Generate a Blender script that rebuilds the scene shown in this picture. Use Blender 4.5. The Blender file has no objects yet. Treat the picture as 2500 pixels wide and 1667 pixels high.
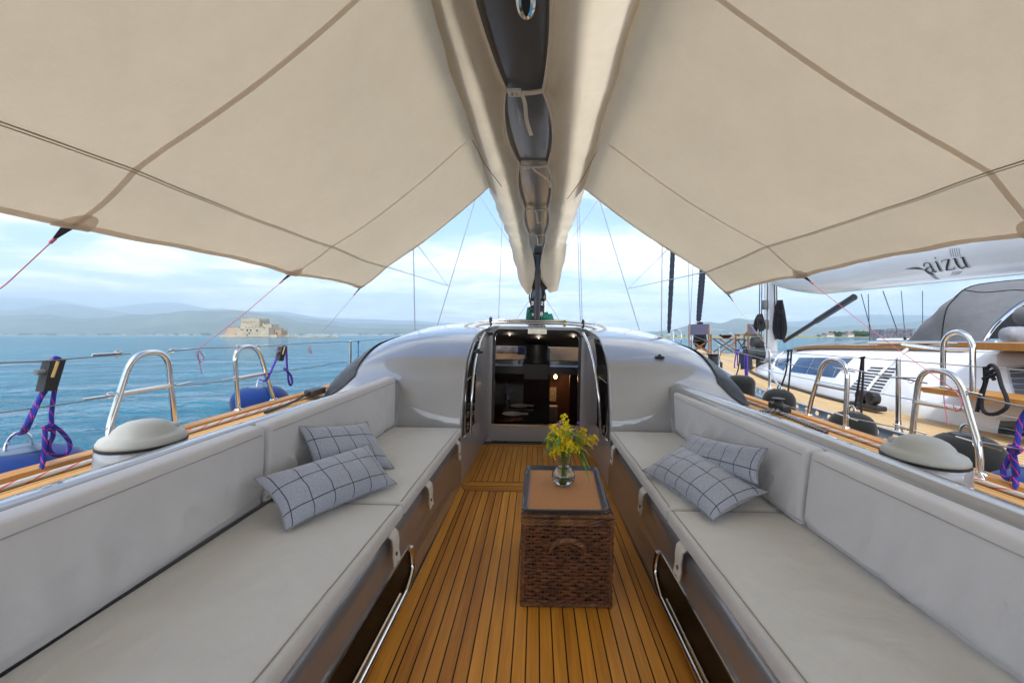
import bpy, math, random
from mathutils import Matrix, Vector, noise as mnoise
R = math.radians
random.seed(7)
scene = bpy.context.scene
HAZE_D, SKY_S, SUN_E, EXPO = 1.55e-4, .12, 2.4, 0.88
CLOUD_D, CLOUD_L, SKY_TINT = (4.5, 4.9, 5.35), (8.6, 8.65, 8.7), (.85, 1.0, 1.2)
COL = scene.collection
sin, cos, pi = math.sin, math.cos, math.pi

# ------------------------------------------------------------------ frames
# world: z = 0 is the sea, the camera stands at (0, 0, 2.2) and looks along +Y.
CAM = Vector((0, 0, 2.2))
F, CX, HY, H = 1045.0, 1232.0, 769.0, 1.3        # focal length and principal point of the photo, camera height above the sole
PITCH, ROLL = math.atan(.0335), R(1.2)           # our yacht lies bow up and heels a little to starboard
ROT = Matrix.Rotation(PITCH, 4, 'X') @ Matrix.Rotation(ROLL, 4, 'Y')
BOAT = Matrix.Translation(CAM) @ ROT @ Matrix.Translation((0, 0, -H))
WORLD = Matrix.Identity(4)
RINV = ROT.to_3x3().inverted()
def ray(px, py): return Vector(((px - CX) / F, 1, (HY - py) / F))
def bz(px, py, z):
    d = RINV @ ray(px, py); t = (z - H) / d.z; return Vector((d.x * t, d.y * t, z))
def bx(px, py, x):
    d = RINV @ ray(px, py); t = x / d.x; return Vector((x, d.y * t, H + d.z * t))
def by(px, py, y):
    d = RINV @ ray(px, py); t = y / d.y; return Vector((d.x * t, y, H + d.z * t))
def wz(px, py, z):
    d = ray(px, py); t = (z - 2.2) / d.z; return Vector((d.x * t, t, z))
def wx(px, py, x):
    d = ray(px, py); t = x / d.x; return Vector((x, t, 2.2 + d.z * t))
def wy(px, py, y):
    d = ray(px, py); return Vector((d.x * y, y, 2.2 + d.z * y))
def V(*a): return Vector(a)
def lerp(a, b, t): return a + (b - a) * t
def interp(tab, x):
    if x <= tab[0][0]: return tab[0][1]
    for (x0, y0), (x1, y1) in zip(tab, tab[1:]):
        if x <= x1: return y0 + (y1 - y0) * (x - x0) / (x1 - x0)
    return tab[-1][1]
def smooth_interp(tab, x):
    # Catmull-Rom through the table
    n = len(tab)
    if x <= tab[0][0]: return tab[0][1]
    if x >= tab[-1][0]: return tab[-1][1]
    for i in range(n - 1):
        if x <= tab[i + 1][0]:
            x0, y0 = tab[i]; x1, y1 = tab[i + 1]; h = x1 - x0; t = (x - x0) / h
            m0 = (tab[i + 1][1] - tab[i - 1][1]) / (tab[i + 1][0] - tab[i - 1][0]) if i > 0 else (y1 - y0) / h
            m1 = (tab[i + 2][1] - y0) / (tab[i + 2][0] - x0) if i + 2 < n else (y1 - y0) / h
            return ((2*t**3-3*t*t+1)*y0 + (t**3-2*t*t+t)*h*m0 + (-2*t**3+3*t*t)*y1 + (t**3-t*t)*h*m1)
def spline(pts, n, closed=False):
    pts = [Vector(p) for p in pts]; out = []
    m = len(pts); segs = m if closed else m - 1
    for i in range(segs):
        if closed: p0, p1, p2, p3 = pts[i-1], pts[i], pts[(i+1) % m], pts[(i+2) % m]
        else: p0, p1, p2, p3 = pts[max(i-1, 0)], pts[i], pts[i+1], pts[min(i+2, m-1)]
        for k in range(n):
            t = k / n
            out.append(.5*((2*p1)+(p2-p0)*t+(2*p0-5*p1+4*p2-p3)*t*t+(3*p1-p0-3*p2+p3)*t**3))
    if not closed: out.append(pts[-1].copy())
    return out

# ------------------------------------------------------------------ mesh builder
class MB:
    def __init__(s): s.v = []; s.f = []; s.uv = []; s.rnd = []; s.mi = []; s.cr = 0.0; s.cm = 0
    def vert(s, p): s.v.append((p[0], p[1], p[2])); return len(s.v) - 1
    def face(s, idx, uvs=None):
        s.f.append(tuple(idx)); s.uv.append(uvs); s.rnd.append(s.cr); s.mi.append(s.cm)
    def poly(s, pts, uvs=None): s.face([s.vert(p) for p in pts], uvs)
    def grid(s, fn, nu, nv, uvfn=None, closeu=False, flip=False):
        base = len(s.v)
        for j in range(nv + 1):
            for i in range(nu + (0 if closeu else 1)):
                s.vert(fn(i / nu, j / nv))
        w = nu if closeu else nu + 1
        for j in range(nv):
            for i in range(nu):
                i2 = (i + 1) % w if closeu else i + 1
                q = [base + j*w + i, base + j*w + i2, base + (j+1)*w + i2, base + (j+1)*w + i]
                t = [(i/nu, j/nv), ((i+1)/nu, j/nv), ((i+1)/nu, (j+1)/nv), (i/nu, (j+1)/nv)]
                if uvfn: t = [uvfn(*k) for k in t]
                if flip: q.reverse(); t.reverse()
                s.face(q, t)
    def tube(s, path, r, seg=8, closed=False, cap=True, uvs=1.0):
        path = [Vector(p) for p in path]; n = len(path)
        if n < 2: return
        rad = r if callable(r) else (lambda t: r)
        tan = []
        for i in range(n):
            a = path[i-1] if (i > 0 or closed) else path[i]; b = path[(i+1) % n] if (i < n-1 or closed) else path[i]
            d = (b - a); tan.append(d.normalized() if d.length > 1e-9 else Vector((0, 0, 1)))
        up = Vector((0, 0, 1)) if abs(tan[0].z) < .9 else Vector((1, 0, 0))
        nrm = (up - tan[0] * up.dot(tan[0])).normalized(); base = len(s.v); L = 0; ls = []
        for i in range(n):
            if i: L += (path[i] - path[i-1]).length
            ls.append(L)
            nrm = (nrm - tan[i] * nrm.dot(tan[i]))
            nrm = nrm.normalized() if nrm.length > 1e-6 else tan[i].orthogonal().normalized()
            bi = tan[i].cross(nrm); rr = rad(i / (n - 1))
            for k in range(seg):
                a = 2*pi*k/seg; s.vert(path[i] + nrm*cos(a)*rr + bi*sin(a)*rr)
        for i in range(n if closed else n - 1):
            i2 = (i + 1) % n
            for k in range(seg):
                k2 = (k + 1) % seg
                l0, l1 = ls[i]*uvs, (ls[i2] if i2 else L + (path[0]-path[-1]).length)*uvs
                s.face((base+i*seg+k, base+i*seg+k2, base+i2*seg+k2, base+i2*seg+k),
                       ((k/seg, l0), ((k+1)/seg, l0), ((k+1)/seg, l1), (k/seg, l1)))
        if cap and not closed:
            s.face([base + k for k in reversed(range(seg))]); s.face([base + (n-1)*seg + k for k in range(seg)])
    def lathe(s, prof, c, seg=24, sx=1, sy=1, M=None):
        base = len(s.v); n = len(prof)
        for (r, z) in prof:
            for k in range(seg):
                a = 2*pi*k/seg; p = Vector((r*cos(a)*sx, r*sin(a)*sy, z))
                if M is not None: p = M @ p
                s.vert(p + Vector(c))
        for i in range(n - 1):
            for k in range(seg):
                k2 = (k+1) % seg
                s.face((base+i*seg+k, base+i*seg+k2, base+(i+1)*seg+k2, base+(i+1)*seg+k),
                       ((k/seg, i/n), ((k+1)/seg, i/n), ((k+1)/seg, (i+1)/n), (k/seg, (i+1)/n)))
        if prof[0][0] > 1e-5: s.face([base+k for k in reversed(range(seg))])
        if prof[-1][0] > 1e-5: s.face([base+(n-1)*seg+k for k in range(seg)])
    def hexa(s, c):
        # c: 8 corners, bottom 4 counter-clockwise then top 4
        b = [s.vert(p) for p in c]
        for q in ((3,2,1,0),(4,5,6,7),(0,1,5,4),(1,2,6,5),(2,3,7,6),(3,0,4,7)):
            p = [Vector(c[k]) for k in q]; w = (p[1]-p[0]).length; h = (p[3]-p[0]).length
            s.face([b[k] for k in q], [(0,0),(w,0),(w,h),(0,h)])
    def box(s, a, b, M=None):
        (x0,y0,z0),(x1,y1,z1) = a, b
        c = [V(x0,y0,z0),V(x1,y0,z0),V(x1,y1,z0),V(x0,y1,z0),V(x0,y0,z1),V(x1,y0,z1),V(x1,y1,z1),V(x0,y1,z1)]
        if M is not None: c = [M @ p for p in c]
        s.hexa(c)
    def rbox(s, fn, dims, r, n=(8,8,4), rs=3):
        # rounded box: fn maps (x, y, z) inside +-dims/2 to the final point
        def axis(L, n):
            h = L/2; a = [-h + r*(1-cos(pi/2*k/rs)) for k in range(rs)]
            m = [-h + r + (L-2*r)*k/n for k in range(n+1)]
            return a + m + [-q for q in reversed(a)]
        ax = [axis(dims[k], n[k]) for k in range(3)]; seen = {}
        def pt(i, j, k):
            key = (i, j, k)
            if key not in seen:
                p = Vector((ax[0][i], ax[1][j], ax[2][k])); q = Vector([max(-dims[m]/2+r, min(dims[m]/2-r, p[m])) for m in range(3)])
                d = p - q
                if d.length > 1e-9: p = q + d.normalized() * r
                seen[key] = s.vert(fn(*p))
            return seen[key]
        N = [len(a)-1 for a in ax]
        def sheet(f, a, b, flip, ia, ib):
            for i in range(a):
                for j in range(b):
                    q = [f(i,j), f(i+1,j), f(i+1,j+1), f(i,j+1)]
                    t = [(ax[ia][i], ax[ib][j]), (ax[ia][i+1], ax[ib][j]), (ax[ia][i+1], ax[ib][j+1]), (ax[ia][i], ax[ib][j+1])]
                    if flip: q.reverse(); t.reverse()
                    if len(set(q)) > 2: s.face(q, t)
        sheet(lambda i,j: pt(i,j,0), N[0], N[1], True, 0, 1); sheet(lambda i,j: pt(i,j,N[2]), N[0], N[1], False, 0, 1)
        sheet(lambda i,j: pt(i,0,j), N[0], N[2], False, 0, 2); sheet(lambda i,j: pt(i,N[1],j), N[0], N[2], True, 0, 2)
        sheet(lambda i,j: pt(0,i,j), N[1], N[2], True, 1, 2); sheet(lambda i,j: pt(N[0],i,j), N[1], N[2], False, 1, 2)
    def ball(s, c, r, seg=8, rings=6, sz=1.0):
        s.lathe([(r*sin(pi*k/rings), -r*cos(pi*k/rings)*sz) for k in range(rings+1)], c, seg)
    def octa(s, c, r, q=0):
        c = Vector(c); a = random.random()*6.3
        b = [s.vert(c + Vector((r*cos(a+k*pi/2), r*sin(a+k*pi/2), random.uniform(-.2,.2)*r))) for k in range(4)]
        t = s.vert(c + Vector((0,0,r))); d = s.vert(c - Vector((0,0,r)))
        for k in range(4):
            s.face((b[k], b[(k+1)%4], t)); s.face((b[(k+1)%4], b[k], d))
BASE = {}
def finish(name, mb, mat, origin, smooth=True, ang=40):
    me = bpy.data.meshes.new(name)
    o3 = origin
    me.from_pydata([(x-o3[0], y-o3[1], z-o3[2]) for x, y, z in mb.v], [], mb.f)
    uv = me.uv_layers.new(name='UVMap'); k = 0; data = []
    for f, u in zip(mb.f, mb.uv):
        if u is None or len(u) != len(f): data.extend([0.0]*(2*len(f)))
        else:
            for a in u: data.extend((a[0], a[1]))
    uv.data.foreach_set('uv', data)
    at = me.attributes.new('rnd', 'FLOAT', 'FACE'); at.data.foreach_set('value', mb.rnd)
    for m in (mat if isinstance(mat, (list, tuple)) else [mat]): me.materials.append(m)
    if any(mb.mi): me.polygons.foreach_set('material_index', mb.mi)
    if smooth:
        me.polygons.foreach_set('use_smooth', [True]*len(me.polygons)); me.set_sharp_from_angle(angle=R(ang))
    me.update()
    o = bpy.data.objects.new(name, me); COL.objects.link(o); return o
def tag(o, label=None, cat=None, group=None, kind=None):
    if label: o['label'] = label
    if cat: o['category'] = cat
    if group: o['group'] = group
    if kind: o['kind'] = kind
    return o
def thing(name, label, cat, base=(0,0,0), frame=None, group=None):
    o = bpy.data.objects.new(name, None); COL.objects.link(o); o.empty_display_size = .2
    fr = BOAT if frame is None else frame
    o.matrix_world = fr @ Matrix.Translation(base); BASE[o] = Vector(base)
    return tag(o, label, cat, group)
def part(name, mb, mat, parent, label=None, smooth=True, ang=40, kind=None):
    o = finish(name, mb, mat, BASE[parent], smooth, ang); o.parent = parent; BASE[o] = BASE[parent]
    return tag(o, label, kind=kind)
def solo(name, mb, mat, label, cat, base=None, frame=None, group=None, kind=None, smooth=True, ang=40):
    if base is None:
        n = len(mb.v); base = Vector((sum(p[0] for p in mb.v)/n, sum(p[1] for p in mb.v)/n, min(p[2] for p in mb.v)))
    fr = BOAT if frame is None else frame
    o = finish(name, mb, mat, base, smooth, ang); o.matrix_world = fr @ Matrix.Translation(base); BASE[o] = Vector(base)
    return tag(o, label, cat, group, kind)

# ------------------------------------------------------------------ materials
def newmat(name):
    m = bpy.data.materials.new(name); m.use_nodes = True; nt = m.node_tree; nt.nodes.clear()
    out = nt.nodes.new('ShaderNodeOutputMaterial'); return m, nt, out
class NT:
    def __init__(s, nt): s.nt = nt
    def n(s, t, **kw):
        o = s.nt.nodes.new(t)
        for k, v in kw.items():
            if k.startswith('i_'):
                key = k[2:]; key = int(key) if key.isdigit() else key.replace('_', ' ')
                if hasattr(v, 'is_output'): s.nt.links.new(v, o.inputs[key])
                else: o.inputs[key].default_value = v
            else: setattr(o, k, v)
        return o
    def math(s, op, a, b=None, c=None, clamp=False):
        o = s.nt.nodes.new('ShaderNodeMath'); o.operation = op; o.use_clamp = clamp
        for i, v in enumerate((a, b, c)):
            if v is None: continue
            if hasattr(v, 'is_output'): s.nt.links.new(v, o.inputs[i])
            else: o.inputs[i].default_value = v
        return o.outputs[0]
    def mix(s, f, a, b, mode='MIX'):
        o = s.nt.nodes.new('ShaderNodeMix'); o.data_type = 'RGBA'; o.blend_type = mode; o.clamp_factor = True
        for i, v in ((0, f), (6, a), (7, b)):
            if hasattr(v, 'is_output'): s.nt.links.new(v, o.inputs[i])
            else:
                if i and len(v) == 3: v = (*v, 1)
                o.inputs[i].default_value = v
        return o.outputs[2]
    def link(s, a, b): s.nt.links.new(a, b)
    def noise(s, vec, scale, detail=3, rough=.5, dist=0):
        o = s.n('ShaderNodeTexNoise', i_Scale=scale, i_Detail=detail, i_Roughness=rough, i_Distortion=dist)
        if vec is not None: s.link(vec, o.inputs['Vector'])
        return o.outputs['Fac']
    def ramp(s, f, lo, hi):
        return s.n('ShaderNodeMapRange', i_Value=f, i_1=lo, i_2=hi).outputs[0]
def c4(c): return (c[0], c[1], c[2], 1)
def pm(name, col, rough=.5, metal=0., var=.12, vs=6., bump=0., bs=80., coat=0., coatr=.05, spec=.5, col2=None, sheen=0., rv=0., stretch=None, aniso=0, cior=1.5):
    m, nt, out = newmat(name); T = NT(nt)
    b = T.n('ShaderNodeBsdfPrincipled', i_Metallic=metal, i_Roughness=rough)
    b.inputs['Specular IOR Level'].default_value = spec; b.inputs['Coat Weight'].default_value = coat; b.inputs['Coat Roughness'].default_value = coatr
    b.inputs['Sheen Weight'].default_value = sheen; b.inputs['Coat IOR'].default_value = cior
    co = T.n('ShaderNodeTexCoord').outputs['Object']
    if stretch: co = T.n('ShaderNodeMapping', i_Vector=co, i_Scale=stretch).outputs[0]
    n1 = T.noise(co, vs, 5, .6)
    c2 = col2 if col2 else tuple(max(0, x*(1-var*2.2)) for x in col)
    c1 = col if col2 else tuple(min(1, x*(1+var)) for x in col)
    T.link(T.mix(T.ramp(n1, .3, .7), c2, c1), b.inputs['Base Color'])
    if rv: T.link(T.math('MULTIPLY_ADD', T.noise(co, vs*2.7, 4), rv, rough - rv/2), b.inputs['Roughness'])
    if bump:
        bp = T.n('ShaderNodeBump', i_Strength=bump, i_Distance=.01); T.link(T.noise(co, bs, 4, .65), bp.inputs['Height']); T.link(bp.outputs[0], b.inputs['Normal'])
    T.link(b.outputs[0], out.inputs[0]); return m
def fabric(name, col, weave=900., bump=.25, var=.06, trans=0., wrinkle=0., folds=0.):
    m, nt, out = newmat(name); T = NT(nt)
    b = T.n('ShaderNodeBsdfPrincipled', i_Roughness=.9); b.inputs['Sheen Weight'].default_value = .15; b.inputs['Specular IOR Level'].default_value = .15
    co = T.n('ShaderNodeTexCoord').outputs['Object']
    big = T.noise(co, 1.7, 4, .6); mid = T.noise(co, 14, 4, .6)
    fine = T.noise(T.n('ShaderNodeMapping', i_Vector=co, i_Scale=(1, .22, .6)).outputs[0], weave/3, 2, .7)
    a = T.math('MULTIPLY_ADD', big, .5, T.math('MULTIPLY_ADD', mid, .3, T.math('MULTIPLY', fine, .2)))
    c = T.mix(T.ramp(a, .3, .7), tuple(x*(1-var*1.6) for x in col), tuple(min(1, x*(1+var)) for x in col))
    T.link(c, b.inputs['Base Color'])
    h = T.math('MULTIPLY_ADD', fine, .12, T.math('MULTIPLY', T.noise(co, 5, 3, .5, 1.2), wrinkle))
    bp = T.n('ShaderNodeBump', i_Strength=bump, i_Distance=.01, i_Height=h); T.link(bp.outputs[0], b.inputs['Normal'])
    if trans:
        tr = T.n('ShaderNodeBsdfTranslucent'); T.link(c, tr.inputs['Color']); T.link(bp.outputs[0], tr.inputs['Normal'])
        mx = T.n('ShaderNodeMixShader', i_Fac=trans); T.link(b.outputs[0], mx.inputs[1]); T.link(tr.outputs[0], mx.inputs[2]); T.link(mx.outputs[0], out.inputs[0])
    else: T.link(b.outputs[0], out.inputs[0])
    return m
def teak(name, light, dark, pitch=0., gap=.12, rough=.42, grain=1., coat=0.):
    """boards along v of the UV map (in metres); pitch > 0 draws caulked seams across u"""
    m, nt, out = newmat(name); T = NT(nt)
    b = T.n('ShaderNodeBsdfPrincipled', i_Roughness=rough); b.inputs['Specular IOR Level'].default_value = .35; b.inputs['Coat Weight'].default_value = coat; b.inputs['Coat Roughness'].default_value = .18
    uv = T.n('ShaderNodeUVMap').outputs[0]; sp = T.n('ShaderNodeSeparateXYZ', i_Vector=uv)
    rnd = T.n('ShaderNodeAttribute', attribute_name='rnd').outputs['Fac']
    u, v = sp.outputs[0], sp.outputs[1]
    if pitch:
        q = T.math('DIVIDE', u, pitch); cell = T.math('FLOOR', q); fr = T.math('FRACT', q)
        rnd = T.n('ShaderNodeTexWhiteNoise', noise_dimensions='2D', i_Vector=T.n('ShaderNodeCombineXYZ', i_X=cell, i_Y=T.math('FLOOR', T.math('MULTIPLY_ADD', v, .4, T.math('MULTIPLY', cell, .37)))).outputs[0]).outputs['Value']
    gv = T.n('ShaderNodeCombineXYZ', i_X=T.math('MULTIPLY', u, 130.), i_Y=T.math('MULTIPLY', v, 3.), i_Z=T.math('MULTIPLY', rnd, 57.)).outputs[0]
    g = T.noise(gv, 1., 5, .62, .6)
    gb = T.noise(T.n('ShaderNodeCombineXYZ', i_X=T.math('MULTIPLY', u, 14.), i_Y=T.math('MULTIPLY', v, 1.1), i_Z=T.math('MULTIPLY', rnd, 31.)).outputs[0], 1., 3, .5)
    f = T.math('ADD', T.math('MULTIPLY_ADD', T.math('SUBTRACT', g, .5), 1.1*grain, T.math('MULTIPLY', T.math('SUBTRACT', rnd, .5), .6)), T.math('MULTIPLY_ADD', T.math('SUBTRACT', gb, .5), 1.2, .5), clamp=True)
    c = T.mix(f, dark, light)
    if pitch:
        seam = T.math('LESS_THAN', T.math('ABSOLUTE', T.math('SUBTRACT', fr, .5)), gap/2)
        c = T.mix(seam, c, (.012, .012, .012))
    T.link(c, b.inputs['Base Color'])
    T.link(T.math('MULTIPLY_ADD', g, .25, rough-.12), b.inputs['Roughness'])
    bp = T.n('ShaderNodeBump', i_Strength=.15, i_Distance=.004, i_Height=g); T.link(bp.outputs[0], b.inputs['Normal'])
    T.link(b.outputs[0], out.inputs[0]); return m
def rope_mat(name, col, fleck, n=28., share=.35):
    m, nt, out = newmat(name); T = NT(nt); b = T.n('ShaderNodeBsdfPrincipled', i_Roughness=.8)
    sp = T.n('ShaderNodeSeparateXYZ', i_Vector=T.n('ShaderNodeUVMap').outputs[0])
    q = T.math('FRACT', T.math('MULTIPLY_ADD', sp.outputs[1], n, T.math('MULTIPLY', sp.outputs[0], 2.)))
    q2 = T.math('FRACT', T.math('MULTIPLY_ADD', sp.outputs[1], n*6, T.math('MULTIPLY', sp.outputs[0], 4.)))
    c = T.mix(T.math('LESS_THAN', q, share), col, fleck)
    T.link(c, b.inputs['Base Color'])
    bp = T.n('ShaderNodeBump', i_Strength=.5, i_Distance=.003, i_Height=q2); T.link(bp.outputs[0], b.inputs['Normal'])
    T.link(b.outputs[0], out.inputs[0]); return m
def emit(name, col, strength):
    m, nt, out = newmat(name); T = NT(nt); e = T.n('ShaderNodeEmission', i_Color=c4(col), i_Strength=strength); T.link(e.outputs[0], out.inputs[0]); return m
def glass(name, col=(1,1,1), rough=0., ior=1.45):
    m, nt, out = newmat(name); T = NT(nt)
    b = T.n('ShaderNodeBsdfPrincipled', i_Base_Color=c4(col), i_Roughness=rough, i_IOR=ior); b.inputs['Transmission Weight'].default_value = 1
    T.link(b.outputs[0], out.inputs[0]); return m

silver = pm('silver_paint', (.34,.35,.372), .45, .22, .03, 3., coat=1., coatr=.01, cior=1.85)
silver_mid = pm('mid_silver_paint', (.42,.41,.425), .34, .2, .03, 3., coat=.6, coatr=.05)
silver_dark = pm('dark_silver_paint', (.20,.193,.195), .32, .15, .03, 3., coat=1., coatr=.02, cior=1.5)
chrome = pm('polished_steel', (.78,.77,.75), .10, 1., .03, 20., rv=.06)
wire_m = pm('steel_wire', (.42,.43,.45), .35, .9, .1, 300.)
black_m = pm('black_plastic', (.02,.02,.022), .45, 0, .1)
rubber = pm('black_rubber', (.012,.012,.013), .6, 0, .1)
blackrope = pm('black_rope', (.016,.014,.02), .85, 0, .3, 60., bump=.6, bs=260.)
anthracite = pm('anthracite_paint', (.105,.11,.115), .3, .1, .05, 2., coat=.45, coatr=.08)
carbon = pm('dark_blue_grey_paint', (.06,.085,.125), .35, .05, .05, 4., coat=.2)
darkpanel = pm('smoked_panel', (.02,.022,.026), .08, 0, .05, coat=1.)
cush = fabric('grey_beige_cushion_cloth', (.60,.595,.58), 900, .6, .035, wrinkle=1.5)
cushb = fabric('grey_cushion_cloth', (.63,.625,.645), 900, .6, .03, wrinkle=1.3)
awn = fabric('beige_awning_cloth', (.505,.418,.296), 700, .3, .06, trans=.5, wrinkle=.25)
awn_dbl = fabric('beige_awning_double_cloth', (.74,.66,.58), 700, .2, .04, trans=.6)
coverm = fabric('beige_sail_cover_cloth', (.84,.755,.61), 700, .5, .05, trans=.58, wrinkle=1.)
webbing = fabric('cream_webbing', (.66,.62,.55), 1500, .3, .05)
teak_sole = teak('varnished_teak', (.78,.345,.044), (.40,.148,.014), 0, rough=.52, coat=.04)
teak_deck = teak('caulked_teak_deck', (.58,.345,.13), (.40,.21,.07), .046, .1, .6)  # side deck boards with caulked seams
teak_trim = teak('teak_trim', (.52,.27,.07), (.36,.16,.035), 0, rough=.45)
teak_pale = teak('pale_teak_deck', (.62,.43,.22), (.50,.33,.15), .062, .13, .6)
caulk = pm('black_caulking', (.014,.014,.014), .55)
white_gel = pm('white_gelcoat', (.80,.81,.82), .22, 0, .02, 1., coat=.6, coatr=.06)
cream_plastic = pm('cream_vinyl', (.46,.46,.425), .5, 0, .04, 3., spec=.4)
blue_cloth = fabric('blue_fender_cloth', (.006,.030,.145), 1200, .5, .2)
black_cloth = fabric('black_fender_cloth', (.014,.015,.014), 1200, .6, .25)
grey_canvas = fabric('grey_canvas', (.135,.14,.15), 800, .4, .14, wrinkle=1.4)
rope_blue = rope_mat('blue_red_rope', (.010,.025,.30), (.50,.03,.16), 22., .15)
rope_purple = rope_mat('purple_rope', (.10,.045,.42), (.04,.02,.22), 40., .3)
rope_grey = rope_mat('white_red_rope', (.42,.41,.39), (.5,.06,.05), 9., .16)
rope_pink = pm('pink_cord', (.50,.13,.19), .7, 0, .1)
# =================================================================== OUR YACHT
yacht = thing('sailing_yacht', 'silver grey sailing yacht with varnished teak cockpit, the boat carrying the beige awning', 'yacht', (0, 0, 0))
DECK = .66
EDGE = [(-4, 1.75), (-2, 1.93), (0, 2.0), (1.7, 1.99), (2.0, 1.96), (3.0, 1.90), (3.66, 1.87), (6, 1.78), (8, 1.55), (10, 1.15), (12, .6), (13.6, .05)]
def edge(y): return smooth_interp(EDGE, y)
def deckz(y): return DECK + max(0, y-6)*.035
# hull shell
m = MB()
def hullf(u, v):
    y = lerp(-4, 13.6, v); a = (u-.5)*2; e = edge(y)
    t = abs(a); z = deckz(y) - .012 - 2.0*(1-t**2.2)**.8 if t < 1 else deckz(y) - .012
    x = e*(t**.45 if t > 0 else 0)
    return V(math.copysign(x, a), y, z)
m.grid(hullf, 28, 40)
m.poly([hullf(i/28, 0) for i in range(29)])
part('hull', m, silver, yacht)

# coaming inner line and side decks
CO = [(-1.5, 1.33), (.5, 1.29), (1.1, 1.245), (2.0, 1.20), (3.2, 1.09), (3.6, 1.06)]
def coam(y): return smooth_interp(CO, y)
def coz(y, sd): return (.822 if sd < 0 else .822) + (.015 if y > 2.6 else 0)*0
for sd in (-1, 1):
    m = MB(); ys = [-3.9 + .2*i for i in range(88)]
    for y0, y1 in zip(ys, ys[1:]):
        i0, i1 = (coam(y0)+.10 if y0 < 3.7 else (1.45 if y0 < 6.9 else 0)), (coam(y1)+.10 if y1 < 3.7 else (1.45 if y1 < 6.9 else 0))
        i0, i1 = min(i0, edge(y0)-.02), min(i1, edge(y1)-.02)
        p = [V(sd*i0, y0, deckz(y0)), V(sd*edge(y0), y0, deckz(y0)), V(sd*edge(y1), y1, deckz(y1)), V(sd*i1, y1, deckz(y1))]
        t = [(edge(q.y) - abs(q.x), q.y) for q in p]
        if sd < 0: p.reverse(); t.reverse()
        m.poly(p, t)
    part('side_deck', m, teak_deck, yacht, smooth=False)
    m = MB()      # teak cap rail along the deck edge
    for y0, y1 in zip(ys, ys[1:]):
        if y1 > 13: break
        q = []
        for y in (y0, y1):
            e = edge(y); z = deckz(y); q.append([V(sd*(e-.065), y, z+.003), V(sd*(e-.058), y, z+.020), V(sd*(e+.005), y, z+.022), V(sd*(e+.012), y, z+.002)])
        for k in range(3):
            p = [q[0][k], q[0][k+1], q[1][k+1], q[1][k]]; w = .06*k
            t = [(w, y0), (w+.05, y0), (w+.05, y1), (w, y1)]
            if sd < 0: p.reverse(); t.reverse()
            m.poly(p, t)
    part('toe_rail', m, teak_trim, yacht)
    # coaming: rounded moulding between cushions and side deck
    m = MB()
    prof = [(-.005, -.42), (-.005, -.10), (.0, -.05), (.012, -.022), (.035, -.005), (.06, 0), (.10, -.004), (.125, -.018), (.137, -.045), (.142, -.09), (.147, -.20)]
    def cf(u, v):
        y = lerp(-1.5, 3.56, v); k = u*(len(prof)-1); i = min(int(k), len(prof)-2); f = k-i
        a = lerp(prof[i][0], prof[i+1][0], f); b = lerp(prof[i][1], prof[i+1][1], f)
        return V(sd*(coam(y)+a), y, coz(y, sd)+b)
    m.grid(cf, (len(prof)-1)*2, 60, flip=sd < 0)
    part('coaming', m, silver, yacht, ang=60)
    # raised oval pod under the winch, fairing into the coaming
    m = MB(); c = V(sd*1.47, 1.70, 0)
    m.lathe([(.255, .655), (.235, .69), (.222, .73), (.215, .77), (.212, .794), (.205, .802)], c, 40, .60, .70)
    m.lathe([(.205, .802), (.0, .806)], c, 40, .60, .70)
    part('winch_pod', m, silver, yacht, ang=50)

# cockpit sole: real boards with black caulking between
def floor_half(y): return interp([(0, .622), (1.6, .602), (3.47, .578), (4.72, .548)], y)
OFF = .013
m = MB(); m.grid(lambda u, v: V(OFF + (u-.5)*1.30, lerp(-1.6, 4.80, v), -.006), 1, 1)
part('sole_caulking', m, caulk, yacht)
m = MB(); rr = random.Random(3)
def board(m, x0a, x1a, y0, x0b, x1b, y1, n=1):
    m.cr = rr.random(); g = .0026; k = rr.random()*9
    p = [V(OFF+x0a+g, y0+g, 0), V(OFF+x1a-g, y0+g, 0), V(OFF+x1b-g, y1-g, 0), V(OFF+x0b+g, y1-g, 0)]
    m.poly(p, [(q.x*1.0+k, q.y+k) for q in p])
def cross(m, x0, x1, y0, y1, in0, in1):
    m.cr = rr.random(); g = .0026; k = rr.random()*9
    p = [V(OFF+x0+g, y0+g, 0), V(OFF+x1-g, y0+g, 0), V(OFF+x1-in1-g, y1-g, 0), V(OFF+x0+in0+g, y1-g, 0)]
    m.poly(p, [(q.y+k, q.x+k) for q in p])
PW = .0523
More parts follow.
